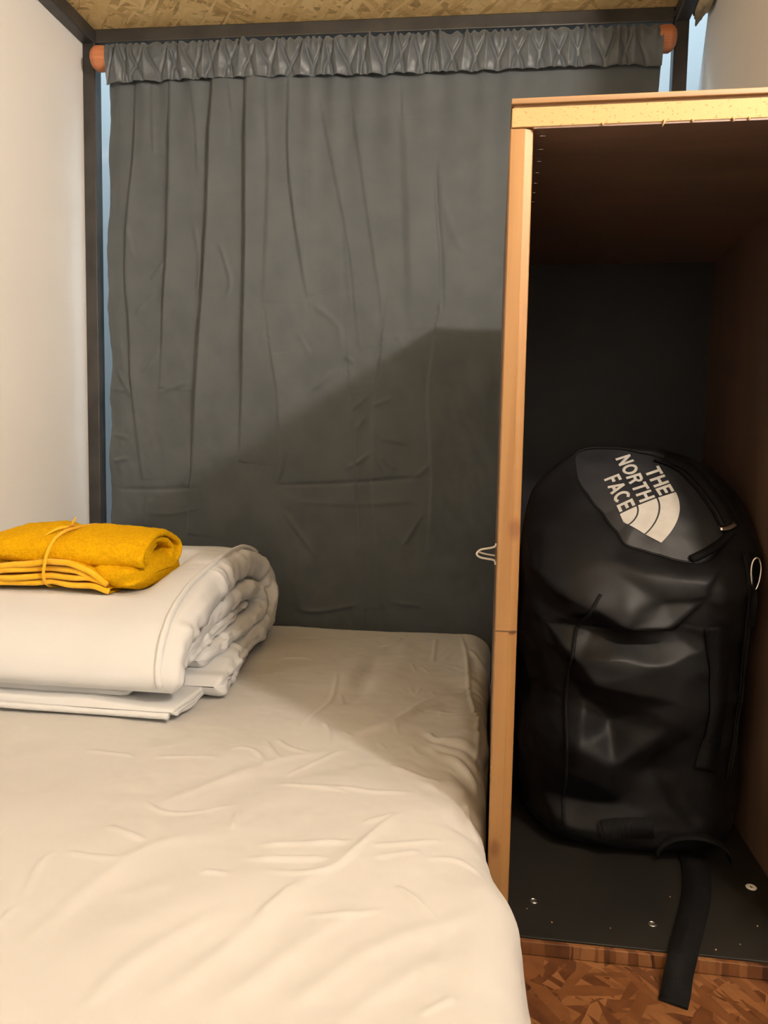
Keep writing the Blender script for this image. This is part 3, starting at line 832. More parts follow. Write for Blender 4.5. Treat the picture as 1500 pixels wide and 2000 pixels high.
def layer(name, path, half, xr, ns=150, parent=dv, m=None, seed=0, puck=0.004, xl=XL + 0.012, taper=(1, 1), nw=90, capr=None, wob=0.003, dent=None):
    """padded cloth layer: centre line path in the YZ plane, swept along X, rounded right end"""
    c = spline(path, ns)
    Tn = np.gradient(c, axis=0)
    Tn /= np.linalg.norm(Tn, axis=1)[:, None]
    nn = np.stack([-Tn[:, 1], Tn[:, 0]], 1)                # left normal in (Y,Z)
    s = np.linspace(0, 1, ns)
    L = np.linalg.norm(np.diff(c, axis=0), axis=1).sum()
    arc = s * L
    h = np.interp(s, np.linspace(0, 1, len(half)), half) if hasattr(half, '__len__') else np.full(ns, half)
    cap0 = np.sqrt(np.clip(1 - (1 - np.clip(arc / (h * 1.3), 0, 1)) ** 2, 0.0, 1)) if taper[0] else np.ones(ns)
    cap1 = np.sqrt(np.clip(1 - (1 - np.clip((L - arc) / (h * 1.3), 0, 1)) ** 2, 0.0, 1)) if taper[1] else np.ones(ns)
    hh = h * np.maximum(cap0 * cap1, 0.04)
    xe = np.interp(s, np.linspace(0, 1, len(xr)), xr) if hasattr(xr, '__len__') else np.full(ns, xr)
    n1, n2 = nw // 2 - 8, 17
    top = np.concatenate([np.linspace(0, 0.6, 8, endpoint=False), np.linspace(0.6, 1, n1 - 8)])
    prof_t, prof_o, prof_x = [], [], []                    # fraction across, offset in +-1, extra x in units of h
    for t in top:
        prof_t.append(t); prof_o.append(1.0); prof_x.append(0.0)
    for k in range(1, n2):
        q = math.pi * k / n2
        prof_t.append(1.0); prof_o.append(math.cos(q)); prof_x.append(math.sin(q))
    for t in top[::-1]:
        prof_t.append(t); prof_o.append(-1.0); prof_x.append(0.0)
    pt, po, px = map(np.array, (prof_t, prof_o, prof_x))
    Xc = xl + (xe[:, None] - h[:, None] - xl) * pt[None] + hh[:, None] * px[None]
    near = np.exp(-np.maximum(0, xe[:, None] - Xc) / 0.045)
    A = arc[:, None] + 0 * Xc
    dsp = puck * near * vnoise(A * 62 + 2.2 * vnoise(A * 13, Xc * 9, seed + 5), Xc * 9 + po[None] * 1.3, seed)
    dsp += wob * fbm(Xc * 9, A * 8 + po[None] * 2, seed + 9, 2)
    dsp *= (cap0 * cap1)[:, None]
    off = hh[:, None] * po[None] + dsp * np.where(np.abs(po) > 0.2, np.sign(po), 0)[None]
    Xc = Xc + dsp * px[None] * 1.2
    Yc = c[:, 0][:, None] + nn[:, 0][:, None] * off
    Zc = c[:, 1][:, None] + nn[:, 1][:, None] * off
    Zc = np.maximum(Zc, ZB + 0.002)
    if dent is not None:                                   # hollow pressed in by what lies on top
        k_ = sstep((dent[0] - Xc) / 0.045) * sstep((Yc - dent[1]) / 0.03) * sstep((dent[2] - Yc) / 0.04) * (po > 0.3)[None]
        Zc = np.where(Zc > dent[3], Zc + (dent[3] - Zc) * k_, Zc)
    return grid(name, np.stack([Xc, Yc, Zc], -1), m or M['duvet'], parent, flip=True), c, nn, hh, xe


outer_path = [(0.972, -0.340), (0.985, -0.305), (1.02, -0.275), (1.08, -0.252), (1.17, -0.232), (1.27, -0.218), (1.36, -0.217),
              (1.42, -0.238), (1.44, -0.275), (1.425, -0.318), (1.37, -0.338), (1.28, -0.345), (1.18, -0.350), (1.08, -0.353), (1.05, -0.354)]
lay, c, nn, hh, xe = layer('outer_fold', outer_path, [0.014, 0.022, 0.026, 0.026, 0.025, 0.026, 0.028, 0.024, 0.02, 0.018, 0.015],
                           [-0.412, -0.415, -0.42, -0.425, -0.432, -0.43, -0.415, -0.408, -0.405, -0.40, -0.385, -0.38], ns=240, seed=2, puck=0.0035, wob=0.004, dent=(-0.500, 1.055, 1.31, -0.2320))
layer('inner_fold', [(1.02, -0.318), (1.06, -0.296), (1.15, -0.277), (1.25, -0.265), (1.33, -0.262), (1.372, -0.280), (1.36, -0.303), (1.3, -0.312), (1.2, -0.318), (1.08, -0.326)],
      [0.010, 0.014, 0.017, 0.017, 0.017, 0.015, 0.013, 0.012], [-0.43, -0.425, -0.425, -0.42, -0.415, -0.41, -0.415, -0.42], ns=150, seed=12, puck=0.003)
layer('inner_fold', [(1.04, -0.314), (1.12, -0.300), (1.22, -0.291), (1.32, -0.284)], 0.010, [-0.425, -0.422, -0.425, -0.43], ns=80, seed=22, puck=0.003)
layer('inner_fold', [(0.985, -0.352), (1.0, -0.345), (1.05, -0.340), (1.1, -0.336), (1.2, -0.334)], [0.007, 0.010, 0.010], [-0.50, -0.47, -0.45, -0.44], ns=80, seed=25, puck=0.003, wob=0.006)
# bottom layer with a wide hem, reaching furthest towards the viewer
lo, c2, nn2, hh2, xe2 = layer('bottom_layer', [(0.958, -0.362), (0.975, -0.361), (1.03, -0.362), (1.12, -0.364), (1.2, -0.365)], [0.007, 0.007, 0.008, 0.008],
                              [-0.412, -0.408, -0.412, -0.42, -0.42], ns=90, seed=32, puck=0.002, wob=0.004)
xs = np.linspace(XL + 0.02, -0.422, 60)
tube('hem', [(x, 0.956 + 0.004 * math.sin(x * 21), -0.3655 + 0.002 * math.sin(x * 17 + 1)) for x in xs], 0.0048, M['duvet'], dv, seg=8)
# piping along the right edge of the outer layer: up the front, over the top
k0, k1 = 2, 122
pp = []
for k in range(k0, k1, 2):
    s = k / 239.0
    i = 0.019 + 0.006 * math.sin(s * 12)
    up_ = hh[k] + 0.0022
    pp.append((xe[k] - i - hh[k] * 0.4, c[k, 0] + nn[k, 0] * up_, c[k, 1] + nn[k, 1] * up_))
sgn = 1.0
tube('piping', pp, 0.0052, M['duvet'], dv, seg=8)

# ------------------------------------------------------------------ yellow towel, rolled and tied
tw = empty('towel', (-0.63, 1.13, -0.23), 'rolled yellow terry towel tied with a thin band on the white duvet', 'towel')
TX0, TX1, TIE = -0.805, -0.523, -0.672


def tie_pinch(x):
    return 1 - 0.16 * np.exp(-((x - TIE) / 0.016) ** 2)


def towel_roll():
    ns, nxr = 260, 90
    th = np.linspace(0, 2 * np.pi * 2.35, ns)
    rad = 1.0 - 0.62 * (th / th[-1])
    cy = 0.082 * np.cos(-th + 3.7) * rad
    cz = 0.0335 * np.sin(-th + 3.7) * rad
    c_ = np.stack([cy, cz], 1)
    Tn = np.gradient(c_, axis=0)
    Tn /= np.linalg.norm(Tn, axis=1)[:, None]
    nrm_ = np.stack([-Tn[:, 1], Tn[:, 0]], 1)
    x_ = np.concatenate([np.linspace(0, 1, nxr)])
    rows = []
    half = 0.0052
    endr = np.sqrt(np.clip(1 - (1 - np.clip(np.arange(ns)[::-1] / 6.0, 0, 1)) ** 2, 0.05, 1)) * np.sqrt(np.clip(1 - (1 - np.clip(np.arange(ns) / 6.0, 0, 1)) ** 2, 0.05, 1))
    prof = [(t, 1.0, 0.0) for t in x_] + [(1.0, math.cos(q), math.sin(q)) for q in np.linspace(0, math.pi, 9)[1:-1]] + [(t, -1.0, 0.0) for t in x_[::-1]] + [(0.0, math.cos(q), -math.sin(q)) for q in np.linspace(math.pi, 0, 9)[1:-1]]
    pt, po, px = (np.array(k) for k in zip(*prof))
    s = th / th[-1]
    x_end = TX1 - 0.010 * s[:, None] + 0.003 * np.sin(th * 2.0)[:, None]
    XX = TX0 + (x_end - half - TX0) * pt[None] + half * px[None]
    pin = tie_pinch(XX)
    wobble = 0.0035 * fbm(XX * 20, th[:, None] * 1.3 + 0 * XX, 17, 3)
    off = half * endr[:, None] * po[None] + wobble + 0.0008 * fbm(XX * 150, th[:, None] * 14 + 0 * XX, 19, 1)
    endtap = 1 - 0.34 * np.clip((TX0 + 0.09 - XX) / 0.09, 0, 1) ** 2 - 0.07 * np.clip((XX - TX1 + 0.05) / 0.05, 0, 1) ** 2
    YY = 1.172 + (cy[:, None] + nrm_[:, 0][:, None] * off) * (0.94 + 0.06 * pin)
    ZZ = (cz[:, None] + nrm_[:, 1][:, None] * off) * pin * endtap
    ZZ = -0.1715 + ZZ - 0.030 * (1 - endtap) - 0.006 * (XX + 0.63) / 0.15
    return grid('towel_roll', np.stack([XX, YY, ZZ], -1), M['towel'], tw, wrap_m=True)


towel_roll()
# lower folded part: a loaf with a rounded right end, hems of the folded layers in front
na, nb = 90, 110
aa = np.linspace(0, 2 * np.pi, na, endpoint=False)
bb = np.linspace(0, 1, nb)
AA, BB = np.meshgrid(aa, bb, indexing='ij')
XX = TX0 + 0.004 + (TX1 - 0.004 - TX0) * BB
cap = np.sqrt(np.clip(1 - np.clip((BB - 0.9) / 0.1, 0, 1) ** 2.4, 0.0004, 1)) * np.sqrt(np.clip(1 - np.clip((0.05 - BB) / 0.05, 0, 1) ** 2.4, 0.0004, 1))
ca, sa = np.cos(AA), np.sin(AA)
ey_ = np.sign(ca) * np.abs(ca) ** 0.55
ez_ = np.sign(sa) * np.abs(sa) ** 0.75
tuck = 0.020 * sstep((-0.588 - XX) / 0.03) * (ey_ < 0)         # hollow in front where the layers show
YY = 1.175 + (0.090 * ey_ + tuck) * (0.35 + 0.65 * cap)
ZZ = -0.1995 + 0.0255 * ez_ * cap + 0.003 * fbm(XX * 18, AA * 1.6, 57, 3) * cap - 0.011 * (XX + 0.64) * 0 - 0.004
fr_ = np.clip((XX + 0.588) / 0.05, 0, 1)
YY = YY - 0.006 * fr_ * (ey_ < 0) * np.abs(ey_) + 0.005 * fr_ * np.sin(AA * 7 + XX * 40) * cap
ZZ = np.maximum(ZZ, -0.2305)
grid('folded_body', np.stack([XX, YY, ZZ], -1), M['towel'], tw, wrap_n=True, flip=True)


def hem_layer(z_left, z_tie, z_mid, z_right, y_front, depth, x1, thick, seed):
    n = 90
    xs_ = np.linspace(TX0 + 0.003, x1, n)
    zc = np.interp(xs_, [TX0, TX0 + 0.06, TIE, -0.635, x1 - 0.022, x1], [z_left, (z_left + z_tie) / 2 + 0.003, z_tie, z_mid, (z_mid + z_right) / 2 + 0.004, z_right])
    k = np.ones(9) / 9
    zc = np.convolve(np.pad(zc, 4, mode='edge'), k, 'valid')
    zc += 0.0018 * vnoise(xs_ * 30, xs_ * 0, seed)
    yf = y_front + 0.004 * vnoise(xs_ * 22, xs_ * 0 + 3, seed) + 0.006 * np.exp(-((xs_ - TIE) / 0.02) ** 2)
    prof = [(depth, 1), (depth * 0.3, 1), (0.002, 0.9), (0.0, 0.5), (-0.0006, 0), (0.0, -0.5), (0.002, -0.9), (depth * 0.3, -1), (depth, -1)]
    V_ = np.stack([np.stack([xs_, yf + py, zc + thick * pz + 0.0008 * (fbm(xs_ * 160, xs_ * 0 + pz, seed + 4, 1) if py > 0.003 else 0)], -1) for py, pz in prof], 1)
    o = grid('folded_layer', V_, M['towel'], tw, flip=False)
    bead = tube('hem', np.stack([xs_, yf - 0.0006, zc], -1), thick * 1.12, M['towel_hem'], o, seg=8)
    return o


hem_layer(-0.2060, -0.1835, -0.1850, -0.2190, 1.080, 0.06, -0.575, 0.0042, 3)
hem_layer(-0.2120, -0.1965, -0.1970, -0.2075, 1.084, 0.06, -0.598, 0.0040, 5)
hem_layer(-0.2220, -0.2055, -0.2080, -0.2165, 1.082, 0.06, -0.582, 0.0040, 7)
hem_layer(-0.2255, -0.2170, -0.2215, -0.2255, 1.083, 0.06, -0.572, 0.0040, 9)

# tie band all the way round, knot and tails on top
tt = np.linspace(0, 2 * np.pi, 70, endpoint=False)
pts = []
for q in tt:
    y_, z_ = math.cos(q), math.sin(q)
    y_ = 1.166 + 0.0915 * math.copysign(abs(y_) ** 0.6, y_)
    zz = -0.1845 + 0.047 * math.copysign(abs(z_) ** 0.75, z_)
    pts.append((TIE + 0.020 * (zz + 0.185) / 0.052 * 0.6, y_, zz))
tube('tie_band', pts, 0.0024, M['towel_hem'], tw, seg=8, closed=True)
tube('tie_tail', spline([(TIE + 0.010, 1.140, -0.134), (TIE + 0.016, 1.125, -0.130), (TIE + 0.026, 1.120, -0.118)], 10), [0.0022] * 6 + [0.002, 0.0016, 0.0012, 0.0006], M['towel_hem'], tw, seg=6)
tube('tie_tail', spline([(TIE + 0.010, 1.140, -0.135), (TIE - 0.004, 1.120, -0.137), (TIE - 0.02, 1.105, -0.148)], 10), [0.0022] * 6 + [0.002, 0.0016, 0.0012, 0.0006], M['towel_hem'], tw, seg=6)

# ------------------------------------------------------------------ storage cabinet
D1, D2 = 0.76, 1.318
CXL, CXR = 0.006, 0.352
cb = empty('storage_cabinet', (0.18, 1.0, ZF), 'open-fronted storage cabinet of dark panels with pine and chipboard edges beside the bed', 'cabinet')
box('side_panel', (CXL + 0.0004, CXL + 0.0185, D1 + 0.034, D2, ZF, 0.302), M['brown'], cb, 0.0006)
box('side_panel', (CXR - 0.018, CXR, D1 + 0.002, D2, ZF, 0.302), M['brown'], cb, 0.0006)
box('back_panel', (CXL + 0.0185, CXR - 0.018, D2 - 0.014, D2, ZF, 0.302), M['black_panel'], cb, 0)
top = box('top_board', (CXL + 0.0015, CXR, D1, D2, 0.302, 0.3195), M['chip'], cb, 0.0007)
box('film_underside', (CXL + 0.022, CXR - 0.018, D1 + 0.0008, D2 - 0.014, 0.3003, 0.3021), M['brown'], top, 0)
box('glue_line', (CXL + 0.003, CXR, D1 + 0.0016, D2, 0.3194, 0.3223), M['ply'], top, 0)
box('top_laminate', (CXL + 0.0005, CXR + 0.002, D1 - 0.0022, D2, 0.3222, 0.3275), M['ply'], top, 0.0008)
base = box('base_panel', (CXL + 0.0185, CXR - 0.018, D1 + 0.002, D2 - 0.014, ZF + 0.001, -0.497), M['base_panel'], cb, 0.0006)
box('edge_strip', (CXL + 0.0285, CXR, D1 - 0.004, D1 + 0.0015, ZF + 0.0005, -0.4985), M['osb_floor'], cb, 0.0008)
# front batten: flat face, a chamfer on the inner side
bm = bmesh.new()
prof = [(0.0060, D1 + 0.034), (0.0060, D1 + 0.0015), (0.0072, D1), (0.0196, D1), (0.0204, D1 + 0.0008), (0.0272, D1 + 0.0042), (0.0280, D1 + 0.006), (0.0280, D1 + 0.034)]
zz0, zz1 = ZF, 0.3005
va = [bm.verts.new((x, y, zz0)) for x, y in prof]
vb = [bm.verts.new((x, y, zz1)) for x, y in prof]
bm.faces.new(va)
bm.faces.new(vb[::-1])
for i in range(len(prof)):
    j = (i + 1) % len(prof)
    bm.faces.new([va[i], va[j], vb[j], vb[i]])
bmesh.ops.recalc_face_normals(bm, faces=bm.faces)
me = bpy.data.meshes.new('front_batten')
bm.to_mesh(me)
bm.free()
bat = put('front_batten', me, M['pine'], cb, False)
box('pencil_line', (0.0064, 0.0272, D1 - 0.0002, D1 + 0.004, -0.1808, -0.1796), M['mark'], bat, 0)
# chipped splinters along the lower edge of the top board
for k, (x, l) in enumerate(((0.145, 0.006), (0.17, 0.003), (0.205, 0.004), (0.219, 0.003), (0.238, 0.007), (0.09, 0.003))):
    tube('splinter', [(x, D1 - 0.0004, 0.303), (x + 0.0006, D1 - 0.0008, 0.3015), (x + 0.001 * (k % 3 - 1), D1 - 0.0006, 0.303 - l)], [0.0012, 0.0011, 0.0004], M['chip'], top, seg=6)
# staples in the underside of the top, screws in the base
for k in range(7):
    y = 0.775 + 0.033 * k
    tube('staple', [(0.0335, y, 0.2992), (0.040, y + 0.0005, 0.2992)], 0.0006, M['chrome'], top, seg=5)
for (x, y, r, mm) in ((0.058, 0.826, 0.0042, 'chrome'), (0.180, 0.805, 0.0040, 'chrome')):
    sc = tube('screw', [(x + r * math.cos(q), y + r * math.sin(q), -0.4968) for q in np.linspace(0, 2 * math.pi, 18, endpoint=False)], 0.0008, M[mm], base, seg=6, closed=True)
    tube('screw_head', [(x, y, -0.4985), (x, y, -0.4968)], 0.0032, M['steel'], sc, seg=12)
ws = tube('washer', [(0.307 + 0.0038 * math.cos(q), 0.895 + 0.0042 * math.sin(q), -0.4960) for q in np.linspace(0, 2 * math.pi, 20, endpoint=False)], 0.0023, M['wire'], base, seg=8, closed=True, flat=0.5)
for x, y in ((0.135, 0.79), (0.262, 0.785), (0.29, 0.82), (0.235, 0.772), (0.075, 0.79), (0.05, 0.81), (0.21, 0.86)):
    bm = bmesh.new()
    bmesh.ops.create_icosphere(bm, subdivisions=1, radius=0.0009)
    bmesh.ops.translate(bm, verts=bm.verts, vec=(x, y, -0.4966))
    me = bpy.data.meshes.new('chip_crumb')
    bm.to_mesh(me)
    bm.free()
    put('chip_crumb', me, M['chip'], base)
# wire hook on the outer side
hz, hy = -0.107, 0.795
hk = tube('wire_hook', spline([(0.0052, hy, hz + 0.010), (0.0035, hy, hz + 0.0065), (-0.004, hy, hz + 0.0045), (-0.011, hy - 0.002, hz + 0.003), (-0.0145, hy - 0.003, hz - 0.001),
                               (-0.011, hy - 0.003, hz - 0.0045), (-0.004, hy - 0.001, hz - 0.006), (0.0035, hy, hz - 0.0075), (0.0052, hy, hz - 0.012)], 40), 0.0011, M['wire'], cb, seg=8)
tube('hook_tongue', spline([(0.004, hy + 0.003, hz - 0.003), (-0.006, hy + 0.002, hz - 0.0015), (-0.013, hy, hz + 0.0005)], 14), 0.0009, M['wire'], hk, seg=8)

# ------------------------------------------------------------------ wall lamp (out of view on the right wall)
lm = empty('wall_lamp', (XA2, LAMP_POS[1], LAMP_POS[2]), 'small bare bulb lamp and added light shield on the wall across the standing space', 'lamp')
bm = bmesh.new()
bmesh.ops.create_icosphere(bm, subdivisions=2, radius=LAMP_R)
bmesh.ops.translate(bm, verts=bm.verts, vec=LAMP_POS)
me = bpy.data.meshes.new('bulb')
bm.to_mesh(me)
bm.free()
put('bulb', me, M['bulb'], lm)
tube('base', [(XA2, LAMP_POS[1], LAMP_POS[2]), (XA2 - 0.015, LAMP_POS[1], LAMP_POS[2])], [0.035, 0.033], M['wire'], lm, seg=24)
tube('neck', [(XA2 - 0.015, LAMP_POS[1], LAMP_POS[2]), (LAMP_POS[0] + LAMP_R - 0.004, LAMP_POS[1], LAMP_POS[2])], 0.009, M["wire"], lm, seg=16)
# opaque disc added under the bulb to block light falling steeply onto the bed
bm = bmesh.new()
tz = LAMP_POS[2] - LAMP_R - 0.002
prof = [(0.0, tz - 0.004), (0.0370, tz - 0.003), (0.0386, tz), (0.0370, tz + 0.002), (0.0, tz + 0.003)]
vv_ = [[bm.verts.new((LAMP_POS[0] + r * math.cos(q), LAMP_POS[1] + r * math.sin(q), z)) for q in np.linspace(0, 2 * math.pi, 48, endpoint=False)] for r, z in prof[1:4]]
for ra, rb in zip(vv_, vv_[1:]):
    for k in range(48):
        bm.faces.new([ra[k], ra[(k + 1) % 48], rb[(k + 1) % 48], rb[k]])
bm.faces.new(vv_[0][::-1])
bm.faces.new(vv_[2])
me = bpy.data.meshes.new('added_light_shield')
bm.to_mesh(me)
bm.free()
put('added_light_shield', me, M['wire'], lm, False)
# ------------------------------------------------------------------ duffel bag standing on end in the cabinet
bg = empty('duffel_bag', (0.185, 1.07, -0.497), 'black glossy duffel bag with pale printed lettering standing in the cabinet', 'bag')
TH = math.radians(50)
CP = np.array([0.19, 1.02, -0.070])
E1, E2 = np.array([1.0, 0, 0]), np.array([0, math.cos(TH), math.sin(TH)])
EN = np.array([0, -math.sin(TH), math.cos(TH)])

# rings: t, centre x, y, z, tilt, radius x, radius along the ring's depth
RINGS = [(0.00, 0.188, 1.075, -0.4945, 0, 0.105, 0.105), (0.03, 0.188, 1.075, -0.492, 0, 0.126, 0.128), (0.08, 0.187, 1.075, -0.475, 0, 0.138, 0.141),
         (0.20, 0.186, 1.072, -0.410, 2, 0.142, 0.140), (0.35, 0.185, 1.070, -0.330, 5, 0.142, 0.136), (0.50, 0.184, 1.066, -0.255, 11, 0.146, 0.134),
         (0.65, 0.184, 1.060, -0.190, 20, 0.147, 0.130), (0.78, 0.186, 1.048, -0.140, 32, 0.146, 0.127), (0.88, 0.189, 1.036, -0.102, 42, 0.142, 0.122),
         (0.95, 0.191, 1.028, -0.080, 48, 0.134, 0.114), (1.00, 0.190, 1.021, -0.071, 50, 0.116, 0.101)]
RG = np.array(RINGS)
# outline of the end panel in its own plane: the soft side has slumped over its left edge
RIM = [(-0.0819, 0.0863), (-0.0813, 0.0614), (-0.0790, 0.0382), (-0.0669, 0.0150), (-0.0494, -0.0130), (-0.0330, -0.0426), (-0.0258, -0.0608), (-0.0067, -0.067),
       (0.0154, -0.074), (0.0402, -0.0817), (0.0651, -0.0825), (0.0855, -0.062), (0.1030, -0.0289), (0.0995, 0.0043), (0.0847, 0.0432), (0.0671, 0.0666),
       (0.0369, 0.0782), (0.0028, 0.0896), (-0.0362, 0.0959), (-0.0640, 0.0945)]
RO = np.array([0.012, 0.008])


def rim_radius(q):
    """distance from RO to the outline in direction q"""
    A_ = np.array(RIM) - RO
    th_ = np.arctan2(A_[:, 1], A_[:, 0])
    o_ = np.argsort(th_)
    th_, r_ = th_[o_], np.hypot(A_[:, 0], A_[:, 1])[o_]
    th_ = np.concatenate([th_ - 2 * np.pi, th_, th_ + 2 * np.pi])
    r_ = np.tile(r_, 3)
    qn = (np.asarray(q) + np.pi) % (2 * np.pi) - np.pi
    return np.interp(qn, th_, r_)


nt_b, na_b = 190, 260
t = np.linspace(0, 1, nt_b)
def ring_i(k): 
    v_ = np.interp(t, RG[:, 0], RG[:, k])
    ker = np.hanning(13); ker /= ker.sum()
    return np.convolve(np.pad(v_, 6, mode='edge'), ker, 'valid')
rx_c, ry_c, rz_c, rt, rrx, rry = (ring_i(k) for k in range(1, 7))
rt = np.radians(rt)
ang = np.linspace(0, 2 * np.pi, na_b, endpoint=False)
ca, sa = np.cos(ang), np.sin(ang)
sx_ = np.sign(ca) * np.abs(ca) ** 0.72
sy_ = np.sign(sa) * np.abs(sa) ** 0.78
PX = rx_c[:, None] + rrx[:, None] * sx_[None]
PY = ry_c[:, None] + rry[:, None] * sy_[None] * np.cos(rt)[:, None]
PZ = rz_c[:, None] + rry[:, None] * sy_[None] * np.sin(rt)[:, None]
# blend the last rings into the panel outline
rimr = rim_radius(ang)
kr = np.hanning(11); kr /= kr.sum()
rimr = np.convolve(np.concatenate([rimr[-5:], rimr, rimr[:5]]), kr, 'valid')
rim_p = CP + (RO[0] + rimr * ca)[:, None] * E1 + (RO[1] + rimr * sa)[:, None] * E2
bl = sstep((t - 0.86) / 0.14)[:, None] ** 1.2
sh = 0.020 * np.sin(np.pi * np.clip((t - 0.78) / 0.22, 0, 1))[:, None] ** 1.0
PX = PX * (1 - bl) + rim_p[None, :, 0] * bl
PY = PY * (1 - bl) + rim_p[None, :, 1] * bl + EN[1] * sh * 0.5
PZ = PZ * (1 - bl) + rim_p[None, :, 2] * bl + EN[2] * sh * 0.5
NXn = (ca[None] + 0 * PX)
NYn = sa[None] * np.cos(rt)[:, None]
NZn = sa[None] * np.sin(rt)[:, None]
# folds in front (world X, Z), pushed along the outward direction
# crumple points (X, Z, push): the coated fabric breaks into flat facets between them
CRUMPLE = [(0.149, -0.120, 0.0149), (0.191, -0.135, 0.0149), (0.252, -0.144, 0.0149), (0.268, -0.129, 0.0089), (0.115, -0.098, 0.0089), (0.160, -0.153, 0.0030), (0.204, -0.183, -0.0059), (0.252, -0.176, -0.0030), (0.098, -0.142, 0.0059), (0.132, -0.179, 0.0163), (0.170, -0.199, 0.0192), (0.210, -0.198, 0.0133), (0.125, -0.220, -0.0133), (0.177, -0.222, -0.0179), (0.218, -0.218, -0.0119), (0.111, -0.246, 0.0133), (0.133, -0.275, 0.0163), (0.160, -0.243, 0.0089), (0.199, -0.251, 0.0103), (0.219, -0.291, 0.0133), (0.206, -0.332, 0.0089), (0.232, -0.350, 0.0000), (0.094, -0.272, -0.0044), (0.115, -0.306, -0.0103), (0.149, -0.332, -0.0192), (0.197, -0.389, -0.0192), (0.098, -0.365, 0.0089), (0.118, -0.358, 0.0149), (0.156, -0.378, 0.0103), (0.111, -0.398, 0.0103), (0.149, -0.408, 0.0059), (0.115, -0.436, -0.0119), (0.163, -0.432, -0.0103), (0.111, -0.465, 0.0103), (0.160, -0.462, 0.0073), (0.132, -0.491, 0.0000), (0.063, -0.161, 0.0030), (0.046, -0.235, 0.0089), (0.053, -0.309, -0.0059), (0.063, -0.384, 0.0089), (0.046, -0.458, 0.0014), (0.074, -0.332, -0.0030), (0.070, -0.436, -0.0044), (0.249, -0.235, 0.0073), (0.263, -0.309, 0.0073), (0.252, -0.384, 0.0014), (0.235, -0.443, -0.0044), (0.283, -0.309, 0.0030), (0.276, -0.198, 0.0044), (0.074, -0.098, 0.0073), (0.056, -0.068, -0.0030), (0.080, -0.050, 0.0059), (0.074, -0.213, 0.0044), (0.204, -0.439, -0.0030), (0.218, -0.484, 0.0044), (0.273, -0.439, 0.0044), (0.084, -0.495, 0.0000)]
from mathutils.geometry import delaunay_2d_cdt
box_pts = [(-0.02, 0.08, 0), (0.4, 0.08, 0), (-0.02, -0.56, 0), (0.4, -0.56, 0), (0.19, 0.08, 0), (0.19, -0.56, 0), (-0.02, -0.2, 0), (0.4, -0.2, 0), (0.4, -0.38, 0), (-0.02, -0.38, 0)]
CPT = CRUMPLE + box_pts
cv, _, cf, co_, _, _ = delaunay_2d_cdt([Vector((a, b)) for a, b, _ in CPT], [], [], 0, 1e-6)
ch = [CPT[o_[0]][2] for o_ in co_]
Fh = np.zeros(PX.shape)
for tri in cf:
    (ax, ay), (bx_, by_), (cx2, cy2) = (cv[k] for k in tri)
    den = (by_ - cy2) * (ax - cx2) + (cx2 - bx_) * (ay - cy2)
    l1 = ((by_ - cy2) * (PX - cx2) + (cx2 - bx_) * (PZ - cy2)) / den
    l2 = ((cy2 - ay) * (PX - cx2) + (ax - cx2) * (PZ - cy2)) / den
    l3 = 1 - l1 - l2
    ins = (l1 >= -1e-6) & (l2 >= -1e-6) & (l3 >= -1e-6)
    Fh = np.where(ins, l1 * ch[tri[0]] + l2 * ch[tri[1]] + l3 * ch[tri[2]], Fh)
for _k in range(1):                                        # take the very sharpest edge off
    Fh[1:-1] = (Fh[:-2] + 2 * Fh[1:-1] + Fh[2:]) / 4
    Fh = (np.roll(Fh, 1, 1) + 2 * Fh + np.roll(Fh, -1, 1)) / 4
frontm = sstep((-sa[None] + 0.1) / 0.5) + 0 * PX
fade = sstep((1.0 - t) / 0.04)[:, None] * sstep(t / 0.06)[:, None]
disp = Fh * frontm * fade
disp += 0.0045 * fbm(ang[None] * 2.2 + 0 * PX, t[:, None] * 9 + 0 * PX, 101, 2) * fade * np.abs(np.sin(ang / 2))[None] ** 0.5
rg = 1 - np.abs(fbm(PX * 9 + PZ * 5 + 2, PZ * 14 - PX * 4, 131, 2))
disp += 0.0025 * (np.clip(rg, 0, 1) ** 2.2 - 0.4) * fade * frontm
rg = 1 - np.abs(fbm(PX * 24 - PZ * 9, PZ * 26 + PX * 8, 137, 1))
disp += 0.0010 * (np.clip(rg, 0, 1) ** 2 - 0.4) * fade * frontm
PX, PY, PZ = PX + NXn * disp, PY + NYn * disp, PZ + NZn * disp
PX = np.clip(PX, 0.030, 0.330)
PZ = np.maximum(PZ, -0.4955)
Pb = np.stack([PX, PY, PZ], -1)
body = grid('bag_body', Pb, M['bag'], bg, wrap_m=True, flip=True)
# bottom closure
bmx = bmesh.new()
bmx.from_mesh(body.data)
bmx.verts.ensure_lookup_table()
bmx.faces.new([bmx.verts[i] for i in range(na_b)])
bmesh.ops.recalc_face_normals(bmx, faces=bmx.faces)
bmx.to_mesh(body.data)
body.data.polygons.foreach_set('use_smooth', [True] * len(body.data.polygons))
bvh = BVHTree.FromBMesh(bmx)


def on_front(x, z, lift=0.001):
    hit = bvh.ray_cast(Vector((x, 0.6, z)), Vector((0, 1, 0)))
    if hit[0] is None:
        return None, None
    n = hit[1] if hit[1].y < 0 else -hit[1]
    return np.array(hit[0] + n * lift), np.array(n)


